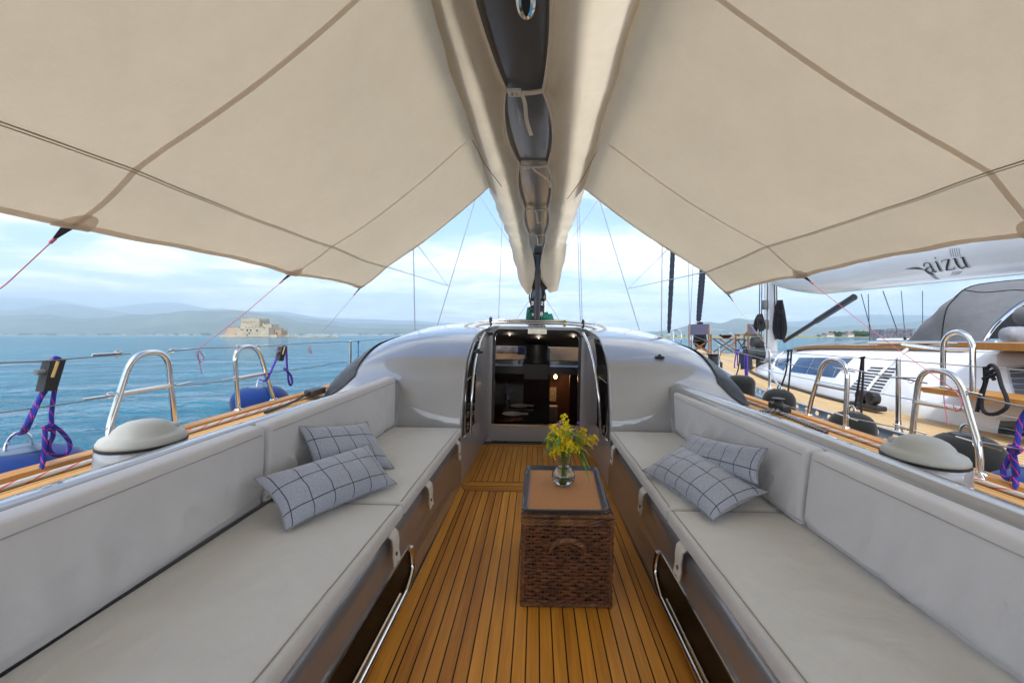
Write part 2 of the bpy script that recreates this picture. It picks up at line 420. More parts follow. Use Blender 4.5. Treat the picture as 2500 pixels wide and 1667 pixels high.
for y0, y1 in ((-1.6, 3.395), (3.60, 4.62)):
    n = 19; h = n*PW/2
    if y0 > 3: ends = 1
    for i in range(n):
        x = -h + i*PW
        if y0 > 3:
            sh = .93
            board(m, x*.965, (x+PW)*.965, y0, x*sh, (x+PW)*sh, y1)
        else:
            seams = [y0, y1]
            for a, b in zip(seams, seams[1:]): board(m, x, x+PW, a, x, x+PW, b)
    for sd in (-1, 1):
        k0, k1 = (h, h+.03) if y0 < 3 else (h*.965, h*.965+.027)
        j0, j1 = (h, h+.03) if y0 < 3 else (h*.93, h*.93+.027)
        a = sorted((sd*k0, sd*k1)); b = sorted((sd*j0, sd*j1)); board(m, a[0], a[1], y0, b[0], b[1], y1)
        yy0, yy1 = (y0, 3.50) if y0 < 3 else (3.50, 4.70)
        m.cr = rr.random(); g = .0026
        ins = .085
        fa, fb = floor_half(yy0), floor_half(yy1)
        if y0 < 3: p = [V(sd*k1, y0, 0), V(sd*fa, yy0, 0), V(sd*fb, yy1, 0), V(sd*k1, y1, 0)]
        else: p = [V(sd*k1, y0, 0), V(sd*fa, yy0, 0), V(sd*fb, yy1-.06, 0), V(sd*(fb-.06), yy1, 0), V(sd*j1, y1, 0)]
        p = [V(OFF+q.x+(g if q.x*sd < abs(k1)+.001 else -g)*sd, q.y, 0) for q in p]
        if sd < 0: p.reverse()
        m.poly(p, [(q.x, q.y) for q in p])
# mitred border boards across the joint between the two hatches and at the step
def border(y0, x0, y1, x1):
    m.cr = rr.random(); p = [V(OFF-x0, y0, 0), V(OFF+x0, y0, 0), V(OFF+x1, y1, 0), V(OFF-x1, y1, 0)]
    if y1 < y0: p.reverse()
    k = rr.random()*5; m.poly(p, [(q.y+k, q.x+k) for q in p])
border(3.401, .525, 3.496, .572); border(3.594, .505, 3.504, .572)
border(4.625, .475, 4.70, .487)
part('cockpit_sole', m, teak_sole, yacht, smooth=False)

# benches: vertical glossy front with locker opening, rolled top edge, seat top
def bench_x(y): return interp([(-1.6, .665), (0, .632), (1.6, .602), (3.5, .574)], y)
LY0, LY1, LZ0, LZ1 = 1.12, 2.15, .035, .225
for sd in (-1, 1):
    m = MB()
    def bp(y, z): return V(OFF + sd*(bench_x(y)+.003*(z/.3)), y, z)
    def strip(y0, y1, z0, z1, n=1):
        m.grid(lambda u, v: bp(lerp(y0, y1, u), lerp(z0, z1, v)), n, 1, flip=sd > 0)
    ZT = .305
    strip(-1.6, 3.52, -.01, LZ0, 20); strip(-1.6, 3.52, LZ1, ZT, 20)
    strip(-1.6, LY0, LZ0, LZ1, 4); strip(LY1, 3.52, LZ0, LZ1, 4)
    rc = .085
    for cy, cz, a0 in ((LY1-rc, LZ1-rc, 0), (LY0+rc, LZ1-rc, 90), (LY0+rc, LZ0+rc, 180), (LY1-rc, LZ0+rc, 270)):
        arc = [(cy+rc*cos(R(a0+10*k)), cz+rc*sin(R(a0+10*k))) for k in range(10)]
        corner = (cy+rc*(1 if a0 in (0, 270) else -1), cz+rc*(1 if a0 in (0, 90) else -1))
        for a, b in zip(arc, arc[1:]): m.poly([bp(*corner), bp(*a), bp(*b)])
    # rolled edge and top
    pr = [(.0032, ZT), (.0030, .322), (.004, .345), (.012, .367), (.027, .383), (.048, .391), (.075, .394), (.62, .394)]
    m.grid(lambda u, v: (lambda k: V(OFF+sd*(bench_x(lerp(-1.6, 3.52, v))+interp([(i, p[0]) for i, p in enumerate(pr)], k)), lerp(-1.6, 3.52, v), interp([(i, p[1]) for i, p in enumerate(pr)], k)))(u*7), 14, 24, flip=sd > 0)
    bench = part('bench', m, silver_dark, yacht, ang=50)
    m = MB()     # dark inside of the locker opening
    x0, x1 = .0, .30
    ring = []
    for cy, cz, a0 in ((LY1-rc, LZ1-rc, 0), (LY0+rc, LZ1-rc, 90), (LY0+rc, LZ0+rc, 180), (LY1-rc, LZ0+rc, 270)):
        ring += [(cy+rc*cos(R(a0+15*k)), cz+rc*sin(R(a0+15*k))) for k in range(7)]
    def lf(u, v):
        k = int(round(u*len(ring))) % len(ring); y, z = ring[k]; q = bp(y, z); q.x += sd*.3*v; return q
    m.grid(lf, len(ring), 1, closeu=True, flip=sd < 0)
    m.poly([lf(k/len(ring), 1) for k in range(len(ring))])
    o = part('locker_recess', m, pm('locker_lining', (.13,.07,.03), .3, 0, .2, coat=.5), yacht); o.parent = bench
    m = MB()     # polished trim round the opening
    path = [bp(y, z) + V(-sd*.004, 0, 0) for y, z in ring]
    m.tube(path, .007, 8, closed=True)
    o = part('locker_trim', m, chrome, yacht); o.parent = bench
    m = MB()     # thicker grab tube along the lower edge and the forward end
    path = spline([bp(2.145, .20)+V(sd*.0,0,0), bp(2.15, .14)+V(-sd*.008,0,0), bp(2.13, .09)+V(-sd*.012,0,0), bp(2.05, .05)+V(-sd*.012,0,0), bp(1.98, .045)+V(-sd*.012,0,0), bp(1.6, .045)+V(-sd*.012,0,0), bp(1.2, .045)+V(-sd*.012,0,0)], 8)
    m.tube(path, .016, 10)
    path2 = [bp(lerp(1.98, 1.2, k/6), .070)+V(-sd*.004, 0, 0) for k in range(7)]
    m.tube(path2, .008, 8)
    o = part('grab_rail', m, chrome, yacht); o.parent = bench
    # inner side below the coaming
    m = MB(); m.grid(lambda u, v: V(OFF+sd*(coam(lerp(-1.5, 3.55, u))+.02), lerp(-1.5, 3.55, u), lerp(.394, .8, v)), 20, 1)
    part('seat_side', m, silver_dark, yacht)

# ------------------------------------------------------------------ deckhouse
PROF = [(3.47, .38), (3.50, .55), (3.55, .70), (3.586, .79), (3.66, .947), (3.86, 1.068), (4.12, 1.154), (4.5, 1.197), (4.86, 1.224), (5.25, 1.245), (5.7, 1.225), (6.1, 1.15), (6.45, 1.04), (6.75, .90)]
TP = list(range(len(PROF)))
def prof(t): return smooth_interp([(i, p[0]) for i, p in enumerate(PROF)], t), smooth_interp([(i, p[1]) for i, p in enumerate(PROF)], t)
ZB, WD = .60, 1.69
def dome(s, t):
    y, zp = prof(t); a = min(abs(s), 1)
    g = (1-a**5)**.4 if a < 1 else 0
    w = WD*(1 - max(0, y-5)**2*.035)
    z = ZB + (zp-ZB)*g if zp > ZB else zp
    return V(OFF + w*s, y, z)
TH = 8.0       # row of the companionway head
def arch_x(t):
    y, z = prof(t)
    return interp([(3.4, .578), (3.586, .575), (3.66, .57), (3.86, .562), (4.12, .55), (4.4, .53), (4.65, .50), (4.80, .46), (4.87, .40)], y)
def svals(n, a): return [a + (1-a)*(1-(1-k/n)**1.7) for k in range(n+1)]
for_dome = MB()
NT_ = 84
for sd in (-1, 1):
    for_dome_rows = []
    nst = int(NT_*TH/(len(PROF)-1))
    def df(u, v, t0, t1, inner):
        t = lerp(t0, t1, v); a = inner(t)/WD; s = a + (1-a)*(1-(1-u)**1.7)
        return dome(sd*s, t)
    for_dome.grid(lambda u, v: df(u, v, 0, TH, arch_x), 34, 56, flip=sd < 0)
    for_dome.grid(lambda u, v: df(u, v, TH, 13, lambda t: 0.0), 40, 36, flip=sd < 0)
# bridge of roof between the arch ends at the head is part of the second grid
deckhouse = part('deckhouse', for_dome, silver, yacht, ang=55)
# forward face with two openings for the front windows
m = MB(); yF = 6.75
WX = ((-.66, -.16), (.20, .66)); WZ = (.685, .893)
def fw(x0, x1, z0, z1): m.poly([V(OFF+x0, yF+.01, z0), V(OFF+x1, yF+.01, z0), V(OFF+x1, yF+.01, z1), V(OFF+x0, yF+.01, z1)])
fw(-1.45, 1.45, .55, WZ[0]); fw(-1.45, WX[0][0], *WZ); fw(WX[0][1], WX[1][0], *WZ); fw(WX[1][1], 1.45, *WZ)
o = part('front_wall', m, silver, yacht); o.parent = deckhouse
tint = glass('tinted_glass', (.26, .26, .30), 0, 1.45)
for a, b in WX:
    m = MB(); m.box((OFF+a-.004, yF+.018, WZ[0]-.004), (OFF+b+.004, yF+.024, WZ[1]+.004)); o = part('front_window', m, tint, yacht); o.parent = deckhouse
# dark side windows that wrap along the flanks
for sd in (-1, 1):
    m = MB()
    def wf(u, v):
        s = lerp(.855, .992, v); t = lerp(lerp(3.6, 1.8, v**1.2), 10.3, u**1.5)
        p = dome(sd*s, t); q = dome(sd*s, t+.05) - p; r2 = dome(sd*(s-.005), t) - p
        n = q.cross(r2).normalized()
        if n.z < 0: n = -n
        return p + n*.014
    m.grid(wf, 30, 16, flip=sd > 0)
    o = part('side_window', m, pm('window_cover_cloth', (.03,.035,.045), .42, 0, .5, 7, bump=1., bs=9, rv=.3), yacht); o.parent = deckhouse
# alcove walls from the arch edge back to the door frame
DY = 4.86
def alcove(sd, u, z):
    # u 0 at the arch edge, 1 at the door frame
    zt = max(.0, z); tt = 0
    lo, hi = 0., TH
    for _ in range(18):
        mid = (lo+hi)/2
        if prof(mid)[1] < zt: lo = mid
        else: hi = mid
    ya = prof(lo)[0] if zt > .38 else 3.47 + (zt-.38)*.02
    xa = arch_x(lo)
    pts = [V(xa, ya, z), V(lerp(xa, .545, .5), lerp(ya, 4.72, .5), z), V(.535, 4.70, z), V(.53, 4.79, z), V(.505, 4.835, z), V(.455, 4.85, z)]
    if ya > 4.6: pts = [V(xa, ya, z), V(lerp(xa, .47, .3), ya, z), V(lerp(xa, .47, .5), ya, z), V(lerp(xa, .46, .7), lerp(ya, 4.85, .6), z), V(.46, 4.849, z), V(.455, 4.85, z)]
    k = u*5; i = min(int(k), 4); f = k-i
    p0, p1, p2, p3 = pts[max(i-1,0)], pts[i], pts[i+1], pts[min(i+2,5)]
    q = .5*((2*p1)+(p2-p0)*f+(2*p0-5*p1+4*p2-p3)*f*f+(3*p1-p0-3*p2+p3)*f**3)
    return V(OFF+sd*q.x, q.y, z)
for sd in (-1, 1):
    m = MB(); m.grid(lambda u, v: alcove(sd, u, lerp(-.005, 1.224, v)), 30, 48, flip=sd < 0)
    wall = part('companionway_side', m, silver_mid, yacht, ang=50)
    m = MB()
    def sp_(u, v):
        z = lerp(.36, 1.13, v); p = alcove(sd, lerp(.035, .20, u), z); p.x -= sd*.006; return p
    m.grid(sp_, 6, 40, flip=sd < 0)
    o = part('smoked_side_panel', m, darkpanel, yacht); o.parent = wall
    for zz in (.36, .80, 1.10):
        m = MB(); path = [alcove(sd, lerp(.03, .22, k/5), zz) - V(sd*.009, 0, 0) for k in range(6)]; m.tube(path, .005, 6)
        o = part('steel_strip', m, chrome, yacht); o.parent = wall
    m = MB()
    # handrail: tall polished bow standing off the wall
    P = [(1080, 1000), (1081.5, 950), (1084, 900), (1088, 850), (1094, 815), (1103, 783), (1113, 764)] if sd < 0 else [(1381, 1006), (1378, 950), (1374, 900), (1367, 850), (1361, 820), (1352, 790), (1340, 766)]
    path = spline([by(px, py, yy) for (px, py), yy in zip(P, (3.75, 3.76, 3.78, 3.86, 4.0, 4.22, 4.45))], 6)
    m.tube(path, .014, 10); 
    for k in (3, len(path)-4): m.tube([path[k], path[k]+V(sd*.07, .02, 0)], .008, 6)
    o = part('handrail', m, chrome, yacht); o.parent = wall
    m = MB(); m.tube([alcove(sd, i_, 0) if 0 else dome(sd*(arch_x(lerp(0, TH, k/60))+.004)/WD, lerp(0, TH, k/60)) for k in range(61)], .007, 8)
    o = part('arch_edging', m, silver, yacht); o.parent = wall
# door frame and head
m = MB()
Z0, Z1, XW = .178, 1.165, .445
def frame_ring(w, rc, y):
    pts = []
    for cx, cz, a0 in ((XW+w-rc, Z1+w-rc, 0), (-XW-w+rc, Z1+w-rc, 90)):
        pts += [V(OFF+cx+rc*cos(R(a0+15*k)), y, cz+rc*sin(R(a0+15*k))) for k in range(7)]
    return pts + [V(OFF-XW-w, y, Z0), V(OFF+XW+w, y, Z0)]
a = frame_ring(0, .07, 4.845); b = frame_ring(.028, .09, 4.842); n = len(a)
m = MB()
for k in range(n):
    if k == n-2: continue
    m.poly([a[k], b[k], b[(k+1) % n], a[(k+1) % n]])
    m.poly([a[k], a[(k+1) % n], a[(k+1) % n]+V(0,.05,0), a[k]+V(0,.05,0)])
frame = part('door_frame', m, pm('dark_frame', (.05,.055,.07), .25, .5, .05), yacht)
# head panel between frame and roof, with rounded shoulders
m = MB()
def hd(u, v):
    x = lerp(-.47, .47, u); top = 1.222 if abs(x) < .40 else 1.222 - (abs(x)-.40)*.25
    lo_ = Z1+.024 if abs(x) < .36 else Z1+.024 - (.09-math.sqrt(max(0, .09**2-(abs(x)-.36)**2)) if abs(x) < .45 else .09)
    return V(OFF+x, 4.848 - .05*sin(v*pi/2)*0, lerp(lo_, top, v))
m.grid(hd, 48, 4)
part('door_head', m, silver_mid, yacht)
m = MB(); m.box((OFF-.10, 4.825, 1.150), (OFF+.10, 4.842, 1.176)); m.box((OFF-.10, 4.815, 1.176), (OFF+.10, 4.842, 1.204))
o = part('latch_plate', m, pm('brushed_latch', (.75,.68,.55), .25, .9, .1, 30), yacht); o.parent = frame
# sill wall under the door
m = MB(); m.box((OFF-.47, 4.835, -.005), (OFF+.47, 4.90, Z0-.014)); m.box((OFF-.53, 4.80, -.005), (OFF-.46, 4.835, .01))
part('door_step', m, silver_mid, yacht)
m = MB(); m.box((OFF-.46, 4.828, Z0-.014), (OFF+.46, 4.89, Z0))
o = part('sill_strip', m, chrome, yacht); o.parent = frame
m = MB(); m.lathe([(.016,0),(.016,.012),(.010,.014),(0,.014)], V(0,0,0), 12)
for px, py in ((1193, 831.5),):
    mm = MB(); p = by(px, py, 4.835); mm.tube([p, p-V(0,.012,0)], .018, 12); part('lock', mm, black_m, yacht)
for sd in (-1, 1):   # black hinges at the top corners of the door
    mm = MB(); mm.box((OFF+sd*.49-.02, 4.80, 1.125), (OFF+sd*.49+.02, 4.83, 1.155)); o = part('hinge', mm, black_m, yacht); o.parent = frame
# ------------------------------------------------------------------ cabin inside
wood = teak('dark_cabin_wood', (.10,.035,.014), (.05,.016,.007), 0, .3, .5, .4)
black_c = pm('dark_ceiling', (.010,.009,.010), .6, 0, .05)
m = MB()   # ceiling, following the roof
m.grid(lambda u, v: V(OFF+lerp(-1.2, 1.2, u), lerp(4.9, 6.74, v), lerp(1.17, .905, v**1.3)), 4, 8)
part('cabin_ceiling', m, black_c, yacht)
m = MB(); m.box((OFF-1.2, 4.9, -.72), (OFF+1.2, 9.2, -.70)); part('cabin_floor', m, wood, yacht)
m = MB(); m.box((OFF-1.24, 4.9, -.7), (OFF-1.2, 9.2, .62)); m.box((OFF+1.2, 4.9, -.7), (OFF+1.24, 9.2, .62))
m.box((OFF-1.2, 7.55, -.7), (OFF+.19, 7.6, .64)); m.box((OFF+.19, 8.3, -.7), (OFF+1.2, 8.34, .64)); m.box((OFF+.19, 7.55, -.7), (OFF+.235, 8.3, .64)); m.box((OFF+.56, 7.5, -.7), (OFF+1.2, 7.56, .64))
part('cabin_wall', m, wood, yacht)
m = MB(); m.box((OFF-1.2, 6.2, .59), (OFF+1.2, 6.74, .655)); m.box((OFF-1.2, 6.16, .56), (OFF+1.2, 6.20, .665))
part('dashboard', m, pm('dark_grey_dash', (.06,.06,.075), .3, 0, .1, coat=.4), yacht)
m = MB(); m.lathe([(.20, .60), (.20, .72), (.17, .76), (.16, .95)], V(OFF, 6.5, 0), 24); m.box((OFF-.16, 6.1, .50), (OFF+.16, 6.3, .70))
part('mast_trunk', m, pm('trunk_grey', (.05,.05,.055), .4, 0, .05), yacht)
m = MB()
m.box((OFF-1.1, 5.6, -.7), (OFF-.7, 7.0, -.25)); m.box((OFF-1.15, 7.2, -.3), (OFF-.2, 7.5, .27))
part('saloon_seat', m, pm('cream_leather', (.32,.29,.25), .5, 0, .1), yacht)
m = MB(); m.lathe([(.0, .06), (.42, .06), (.43, .085), (.42, .10), (0, .10)], V(OFF-.36, 5.95, 0), 32, 1, 1.35); m.tube([V(OFF-.36, 5.95, -.7), V(OFF-.36, 5.95, .06)], .05, 10)
part('saloon_table', m, pm('table_wood', (.07,.022,.01), .12, 0, .2, coat=.6), yacht)
m = MB(); m.grid(lambda u, v: V(OFF+lerp(-.33, .13, u)+.03*v, 5.35+.12*sin(u*pi), lerp(-.25, .05+.30*u**1.4, v)), 10, 6)
part('saloon_chair', m, black_cloth, yacht)
for px, py, yy in ((1177, 818.5, 5.3), (1264, 809.5, 5.2), (1313, 822.5, 5.3), (1266, 828, 5.9)):
    p = by(px, py, yy); zc = lerp(1.17, .905, ((p.y-4.9)/1.84)**1.3)
for x_, y_ in ((-.33, 5.45), (.01, 5.15), (.02, 5.75), (.44, 5.5)):
    zc = lerp(1.17, .905, ((y_-4.9)/1.84)**1.3); mm = MB(); mm.lathe([(.0, -.006), (.005, -.006), (.007, -.001)], V(OFF+x_, y_, zc-.004), 12); part('downlight', mm, emit('downlight_glow', (1, .85, .6), 5), yacht)
mm = MB(); p = by(1275.8, 865, 7.9); mm.ball(p, .026, 12, 8, 1.3)
lamp = part('wall_lamp', mm, emit('lamp_glow', (1, .55, .2), 22), yacht)
mm = MB(); mm.lathe([(.02,.035),(.04,.045),(.02,.06)], p, 12); o = part('lamp_cap', mm, chrome, yacht); o.parent = lamp
mm = MB(); p = by(1270, 950, 7.8); mm.rbox(lambda x, y, z: p + V(x, y, z), (.16, .06, .30), .03, (4,2,6)); part('folded_towel', mm, pm('towel_white', (.55,.53,.5), .9), yacht)
mm = MB(); p = by(1265, 905, 8.28); mm.box(p+V(-.10,-.01,-.13), p+V(.10,.0,.13)); part('wall_chart', mm, pm('chart_paper', (.40,.35,.28), .9, 0, .3, 30), yacht)
def lamp_light(name, p, e, col, r=.03):
    l = bpy.data.lights.new(name, 'POINT'); l.energy = e; l.color = col; l.shadow_soft_size = r; o = bpy.data.objects.new(name, l); COL.objects.link(o); o.location = BOAT @ p; return o
lamp_light('wall_lamp_light', by(1275.8, 865, 7.9)+V(0,-.1,0), 2.6, (1, .6, .28), .01)
for x_, y_ in ((-.33, 5.45), (.01, 5.15), (.02, 5.75), (.44, 5.5)): lamp_light('downlight_light', V(OFF+x_, y_, lerp(1.17, .905, ((y_-4.9)/1.84)**1.3)-.05), .30, (1, .85, .65), .006)
plate_m = pm('white_china', (.75,.75,.74), .2, 0, .02)
for i, (px, py, lab) in enumerate(((1176, 953, 'white plate with folded napkin on the cabin table, nearer the companionway'), (1192, 934, 'white plate with folded napkin at the far side of the cabin table'))):
    p = bz(px, py, .102); mm = MB(); mm.lathe([(.001,.004),(.08,.004),(.12,.018),(.125,.02),(.12,.022),(.08,.009),(.001,.009)], p, 28)
    d_ = solo('dinner_plate', mm, plate_m, lab, 'plate', p); mm = MB(); mm.box(p+V(.04,-.05,.02), p+V(.20,.01,.032)); part('napkin', mm, pm('blue_white_napkin', (.40,.42,.50), .9), d_)
mm = MB(); p = bz(1166, 940, .102); mm.lathe([(.03,0),(.032,.01),(.006,.02),(.006,.09),(.035,.13),(.03,.2),(.028,.2),(.032,.13),(.001,.095)], p, 20); solo('wine_glass', mm, glass('wine_glass_clear', (.9,.9,.95)), 'clear wine glass standing on the cabin table at the left door jamb', 'glass', p)
mm = MB(); p = by(1164, 905, 6.6); mm.lathe([(.04,-.12),(.045,.05),(.015,.12),(.015,.17)], p, 16); mm.box(p+V(.0,-.05,.0), p+V(.10,-.045,.10)); solo('bottle', mm, pm('dark_bottle', (.25,.25,.33), .3, 0, .6, 12), 'bottle wrapped in a white napkin on the cabin table', 'bottle', p-V(0,0,.12))
# gear on the foredeck, seen through the front windows
mm = MB(); mm.rbox(lambda x, y, z: V(-.45+x, 7.9+y, .82+z+.03*sin(x*30)), (.50, .5, .26), .10, (14,3,3)); solo('sail_bag', mm, pm('pale_grey_sailcloth', (.50,.50,.52), .8, 0, .3, 14), 'crumpled pale grey sail bag on the foredeck, seen through the left cabin window', 'bag')
mm = MB(); mm.rbox(lambda x, y, z: V(-.22+x*.8, 7.7+y, .80+z), (.20, .3, .24), .05, (3,3,3)); solo('kit_bag', mm, pm('navy_kit_bag', (.01,.016,.06), .8), 'navy bag beside the sail bag on the foredeck, seen through the left cabin window', 'bag')
# ------------------------------------------------------------------ rails on the roof
m = MB()
def roofrail(pp, yy, r): m.tube(spline([by(px, py, yy) for px, py in pp], 8), r, 10)
roofrail([(1066, 749), (1078, 743.5), (1095, 740), (1130, 736.5), (1180, 736), (1235, 736.8), (1290, 737.5), (1340, 741.5), (1365, 744), (1382, 749), (1394, 757)], 4.78, .014)
roofrail([(1130, 741), (1180, 741), (1235, 741.8), (1290, 743), (1338, 747)], 4.74, .013)
rail = part('roof_rail', m, chrome, yacht)
for pp in ([(1126, 743), (1100, 747), (1082, 756), (1068, 766)], [(1342, 748), (1362, 753), (1382, 764), (1392, 775)]):
    m = MB(); m.tube(spline([by(px, py, 4.70) for px, py in pp], 8), .012, 8); o = part('rail_end', m, chrome, yacht); o.parent = rail
    m = MB(); p = by(*pp[-1], 4.69); m.rbox(lambda x, y, z: p + V(x, y, z), (.05, .07, .045), .01, (1,1,1)); o = part('rail_foot', m, black_m, yacht); o.parent = rail
for px, py in ((1127, 738), (1339, 744)):
    m = MB(); p = by(px, py, 4.76)
    for dz in (-.025, .0, .025): m.ball(p+V(0,0,dz), .018, 8, 6)
    m.tube([p+V(0,0,.05), p+V(0,0,-.07)], .008, 6); o = part('rail_shackle', m, black_m, yacht); o.parent = rail
m = MB(); p = by(1296.5, 741.5, 4.76); m.tube([p+V(-.014,0,0), p+V(.014,0,0)], .026, 10); m.box(p+V(-.012,-.03,-.04), p+V(.012,-.02,.03))
solo('webbing_tie', m, pm('yellow_webbing', (.45,.40,.03), .7), 'yellow webbing tie wrapped round the roof rail above the companionway', 'strap')
for px, py in ((1096, 829), (1514, 838)):   # black snap cleats on the roof
    m = MB()
    lo = None
    for k in range(240):
        t = lerp(4.5, 7.6, k/240); s = ((px-CX)/F*prof(t)[0])/WD; q = dome(s, t); w = BOAT @ q; py_ = HY - (w.z-2.2)/w.y*F
        if lo is None or abs(py_-py) < lo[0]: lo = (abs(py_-py), q)
    p = lo[1]
    m.rbox(lambda x, y, z: p + V(x, y, z+.012), (.075, .04, .022), .008, (2,1,1)); m.ball(p+V(0,0,.022), .018, 8, 6)
    part('roof_cleat', m, black_m, yacht)
# ------------------------------------------------------------------ gates, lifelines, posts
def hoop(P, xs, name='gate_hoop'):
    f1, s1, t1, t2, s2, f2, c1, c2 = [bx(px, py, x) for (px, py), x in zip(P, xs)]
    f1.z = f2.z = DECK
    m = MB()
    def rnd(a, b, c, r):
        d1, d2 = (a-b), (c-b); r1 = min(r, d1.length*.45, d2.length*.45); p, q_ = b+d1.normalized()*r1, b+d2.normalized()*r1
        return [(1-t)**2*p + 2*t*(1-t)*b + t*t*q_ for t in [k/8 for k in range(9)]]
    path = [f1] + rnd(f1, s1, t1, .05) + rnd(s1, t1, t2, .13) + rnd(t1, t2, s2, .13) + rnd(t2, s2, f2, .06) + [f2]
    m.tube(path, .0140, 12)
    for f in (f1, f2): m.lathe([(.034, 0), (.034, .012), (.02, .03)], f, 14)
    h = part(name, m, chrome, yacht); m = MB(); m.tube([c1, c2], .012, 10); o = part('crossbar', m, chrome, yacht); o.parent = h
    return [c1, c2, t1, t2]
xl = -1.925
hoops = []
hoops.append(hoop([(245, 1010), (252, 975), (304, 813), (384, 806), (400, 960), (402, 985), (268, 906), (394, 885)], [xl]*8))
hoops.append(hoop([(548, 955), (545, 900), (537, 798), (592, 794), (622, 895), (629, 925), (543, 869), (614, 857)], [-1.90]*8))
xr = 1.915
hoops.append(hoop([(2253, 1070), (2250, 1030), (2200, 856), (2113, 846), (2096, 990), (2093, 1025), (2228, 943), (2100, 922)], [xr]*8))
hoops.append(hoop([(1942, 985), (1943, 940), (1948, 831), (1893, 822), (1862, 925), (1857, 950), (1945, 895), (1874, 881)], [1.90]*8))
def wirepart(paths, r=.0035, mat=None, name='lifeline'):
    for p in paths: m = MB(); m.tube(p, r, 6); part(name, m, mat or wire_m, yacht)
wirepart([[bx(-160, 838, xl), bx(80, 830, xl), bx(300, 812, xl)], [bx(385, 806, xl), bx(470, 799, -1.91), bx(560, 797, -1.90)], [bx(588, 796, -1.9), bx(700, 788, -1.88), bx(808, 784, -1.85), bx(900, 776, -1.8)]])
wirepart([[bx(-160, 968, xl), bx(130, 930, xl), bx(264, 908, xl)], [bx(396, 886, xl), bx(470, 880, -1.91), bx(546, 869, -1.9)], [bx(617, 856, -1.9), bx(720, 842, -1.88), bx(806, 828, -1.85)]])
wirepart([[bx(2420, 944, xr), bx(2330, 930, xr), bx(2200, 912-12, xr)], [bx(2120, 876-8, xr), bx(2040, 880-14, 1.91), bx(1935, 851-8, 1.90)], [bx(1885, 850, 1.9), bx(1760, 826, 1.87), bx(1680, 805, 1.85)]])
wirepart([[bx(2420, 1045, xr), bx(2236, 1012, xr)], [bx(2098, 989, xr), bx(1940, 962-5, 1.90)], [bx(1868, 944, 1.9), bx(1760, 925, 1.88)]])
for (px, py, px2, py2) in ((270, 812, 280, 815), (395, 806, 388, 815), (546, 797, 552, 803), (592, 796, 586, 803), (252, 908, 264, 908), (398, 886, 388, 884), (540, 869, 547, 868)):
    m = MB(); p = bx(px, py, xl if px < 500 else -1.9); M_ = Matrix.Rotation(pi/2, 3, 'X')
    ring = [p + V(.004*sin(a), .018*cos(a), .014*sin(a)) for a in [2*pi*k/12 for k in range(12)]]; m.tube(ring, .0035, 5, closed=True)
    m.tube([p+V(0,.015,0), p+V(0,.12 if px2 < px else -.12,.004)], .0042, 6)
    part('turnbuckle', m, chrome, yacht)
for (px, py) in ((2092, 873), (2205, 897), (2088, 985), (2245, 1018), (1938, 849), (1945, 958)):
    m = MB(); p = bx(px, py, xr if px > 2000 else 1.9)
    ring = [p + V(.004*sin(a), .018*cos(a), .014*sin(a)) for a in [2*pi*k/12 for k in range(12)]]; m.tube(ring, .0035, 5, closed=True)
    m.tube([p+V(0,-.1,-.002), p+V(0,.1,.004)], .0042, 6)
    part('turnbuckle', m, chrome, yacht)
for x_, P in ((-1.85, [(805, 784), (808, 832)]), (-1.85, [(823, 784), (825, 812)])):
    m = MB(); a, b = bx(*P[0], x_), bx(*P[1], x_); b.z = DECK; b.x = a.x; b.y = a.y; m.tube([a, b], .011 if P[0][0] < 810 else .006, 8); m.ball(a, .013, 8, 6); part('stanchion', m, chrome if P[0][0] < 810 else pm('blue_post', (.03,.12,.4), .5), yacht)
# ------------------------------------------------------------------ mast, boom, vang, standing rigging
MY = 7.95
m = MB(); m.lathe([(.15, deckz(MY)), (.15, 21)], V(.02, MY+.22, 0), 24, .85, 1.25); mast = part('mast', m, carbon, yacht)
dig = emit('display_digits', (.8, .8, .8), .5)
def seven(m, c, s, segs, w=.018):
    X, Z = s*.5, s
    L = {'a': ((-X, Z), (X, Z)), 'b': ((X, Z), (X, 0)), 'c': ((X, 0), (X, -Z)), 'd': ((-X, -Z), (X, -Z)), 'e': ((-X, 0), (-X, -Z)), 'f': ((-X, Z), (-X, 0)), 'g': ((-X, 0), (X, 0))}
    for k in segs:
        (x0, z0), (x1, z1) = L[k]; m.box(c+V(min(x0,x1)-w/2, -.004, min(z0,z1)-w/2), c+V(max(x0,x1)+w/2, 0, max(z0,z1)+w/2))
zt = by(1234, 685, MY-.05).z; zb = by(1234, 745, MY-.05).z
m = MB(); xa, xb = by(1218, 700, MY-.05).x, by(1250.5, 700, MY-.05).x
for k in range(3):
    z1 = zt - k*.185; mm = MB(); mm.rbox(lambda x, y, z: V((xa+xb)/2+x, MY-.03+y, z1-.09+z), (xb-xa, .05, .178), .008, (2,1,2))
    d = part('mast_display', mm, pm('display_black', (.014,.018,.03), .3), yacht); d.parent = mast
    mm = MB(); cx0 = (xa+xb)/2
    for xx, sg in (((-.088, 'abgcd'), (.085, 'abged')), ((-.075, 'gd'), (.075, 'abcdefg')), ((-.08, 'a'), (.08, 'a')))[k]: seven(mm, V(cx0+xx, MY-.058, z1-.085), .028, sg, .009)
    o = part('display_digits', mm, dig, yacht); o.parent = mast
for x_ in (xa-.012, xb+.012):
    mm = MB(); mm.box(V(x_-.010, MY-.045, zb), V(x_+.010, MY, zt+.02)); o = part('display_side', mm, chrome, yacht); o.parent = mast
def boomz(y): return 2.42 - .022*y
def boomx(y): return interp([(0, -.045), (1.55, -.032), (2.1, -.040), (3.1, -.03), (4.2, -.02), (7.6, .0)], y)
def boomg(y): return interp([(0, -.08), (1.5, -.075), (2.1, -.04), (3.1, -.012), (4.2, 0)], y)
m = MB()
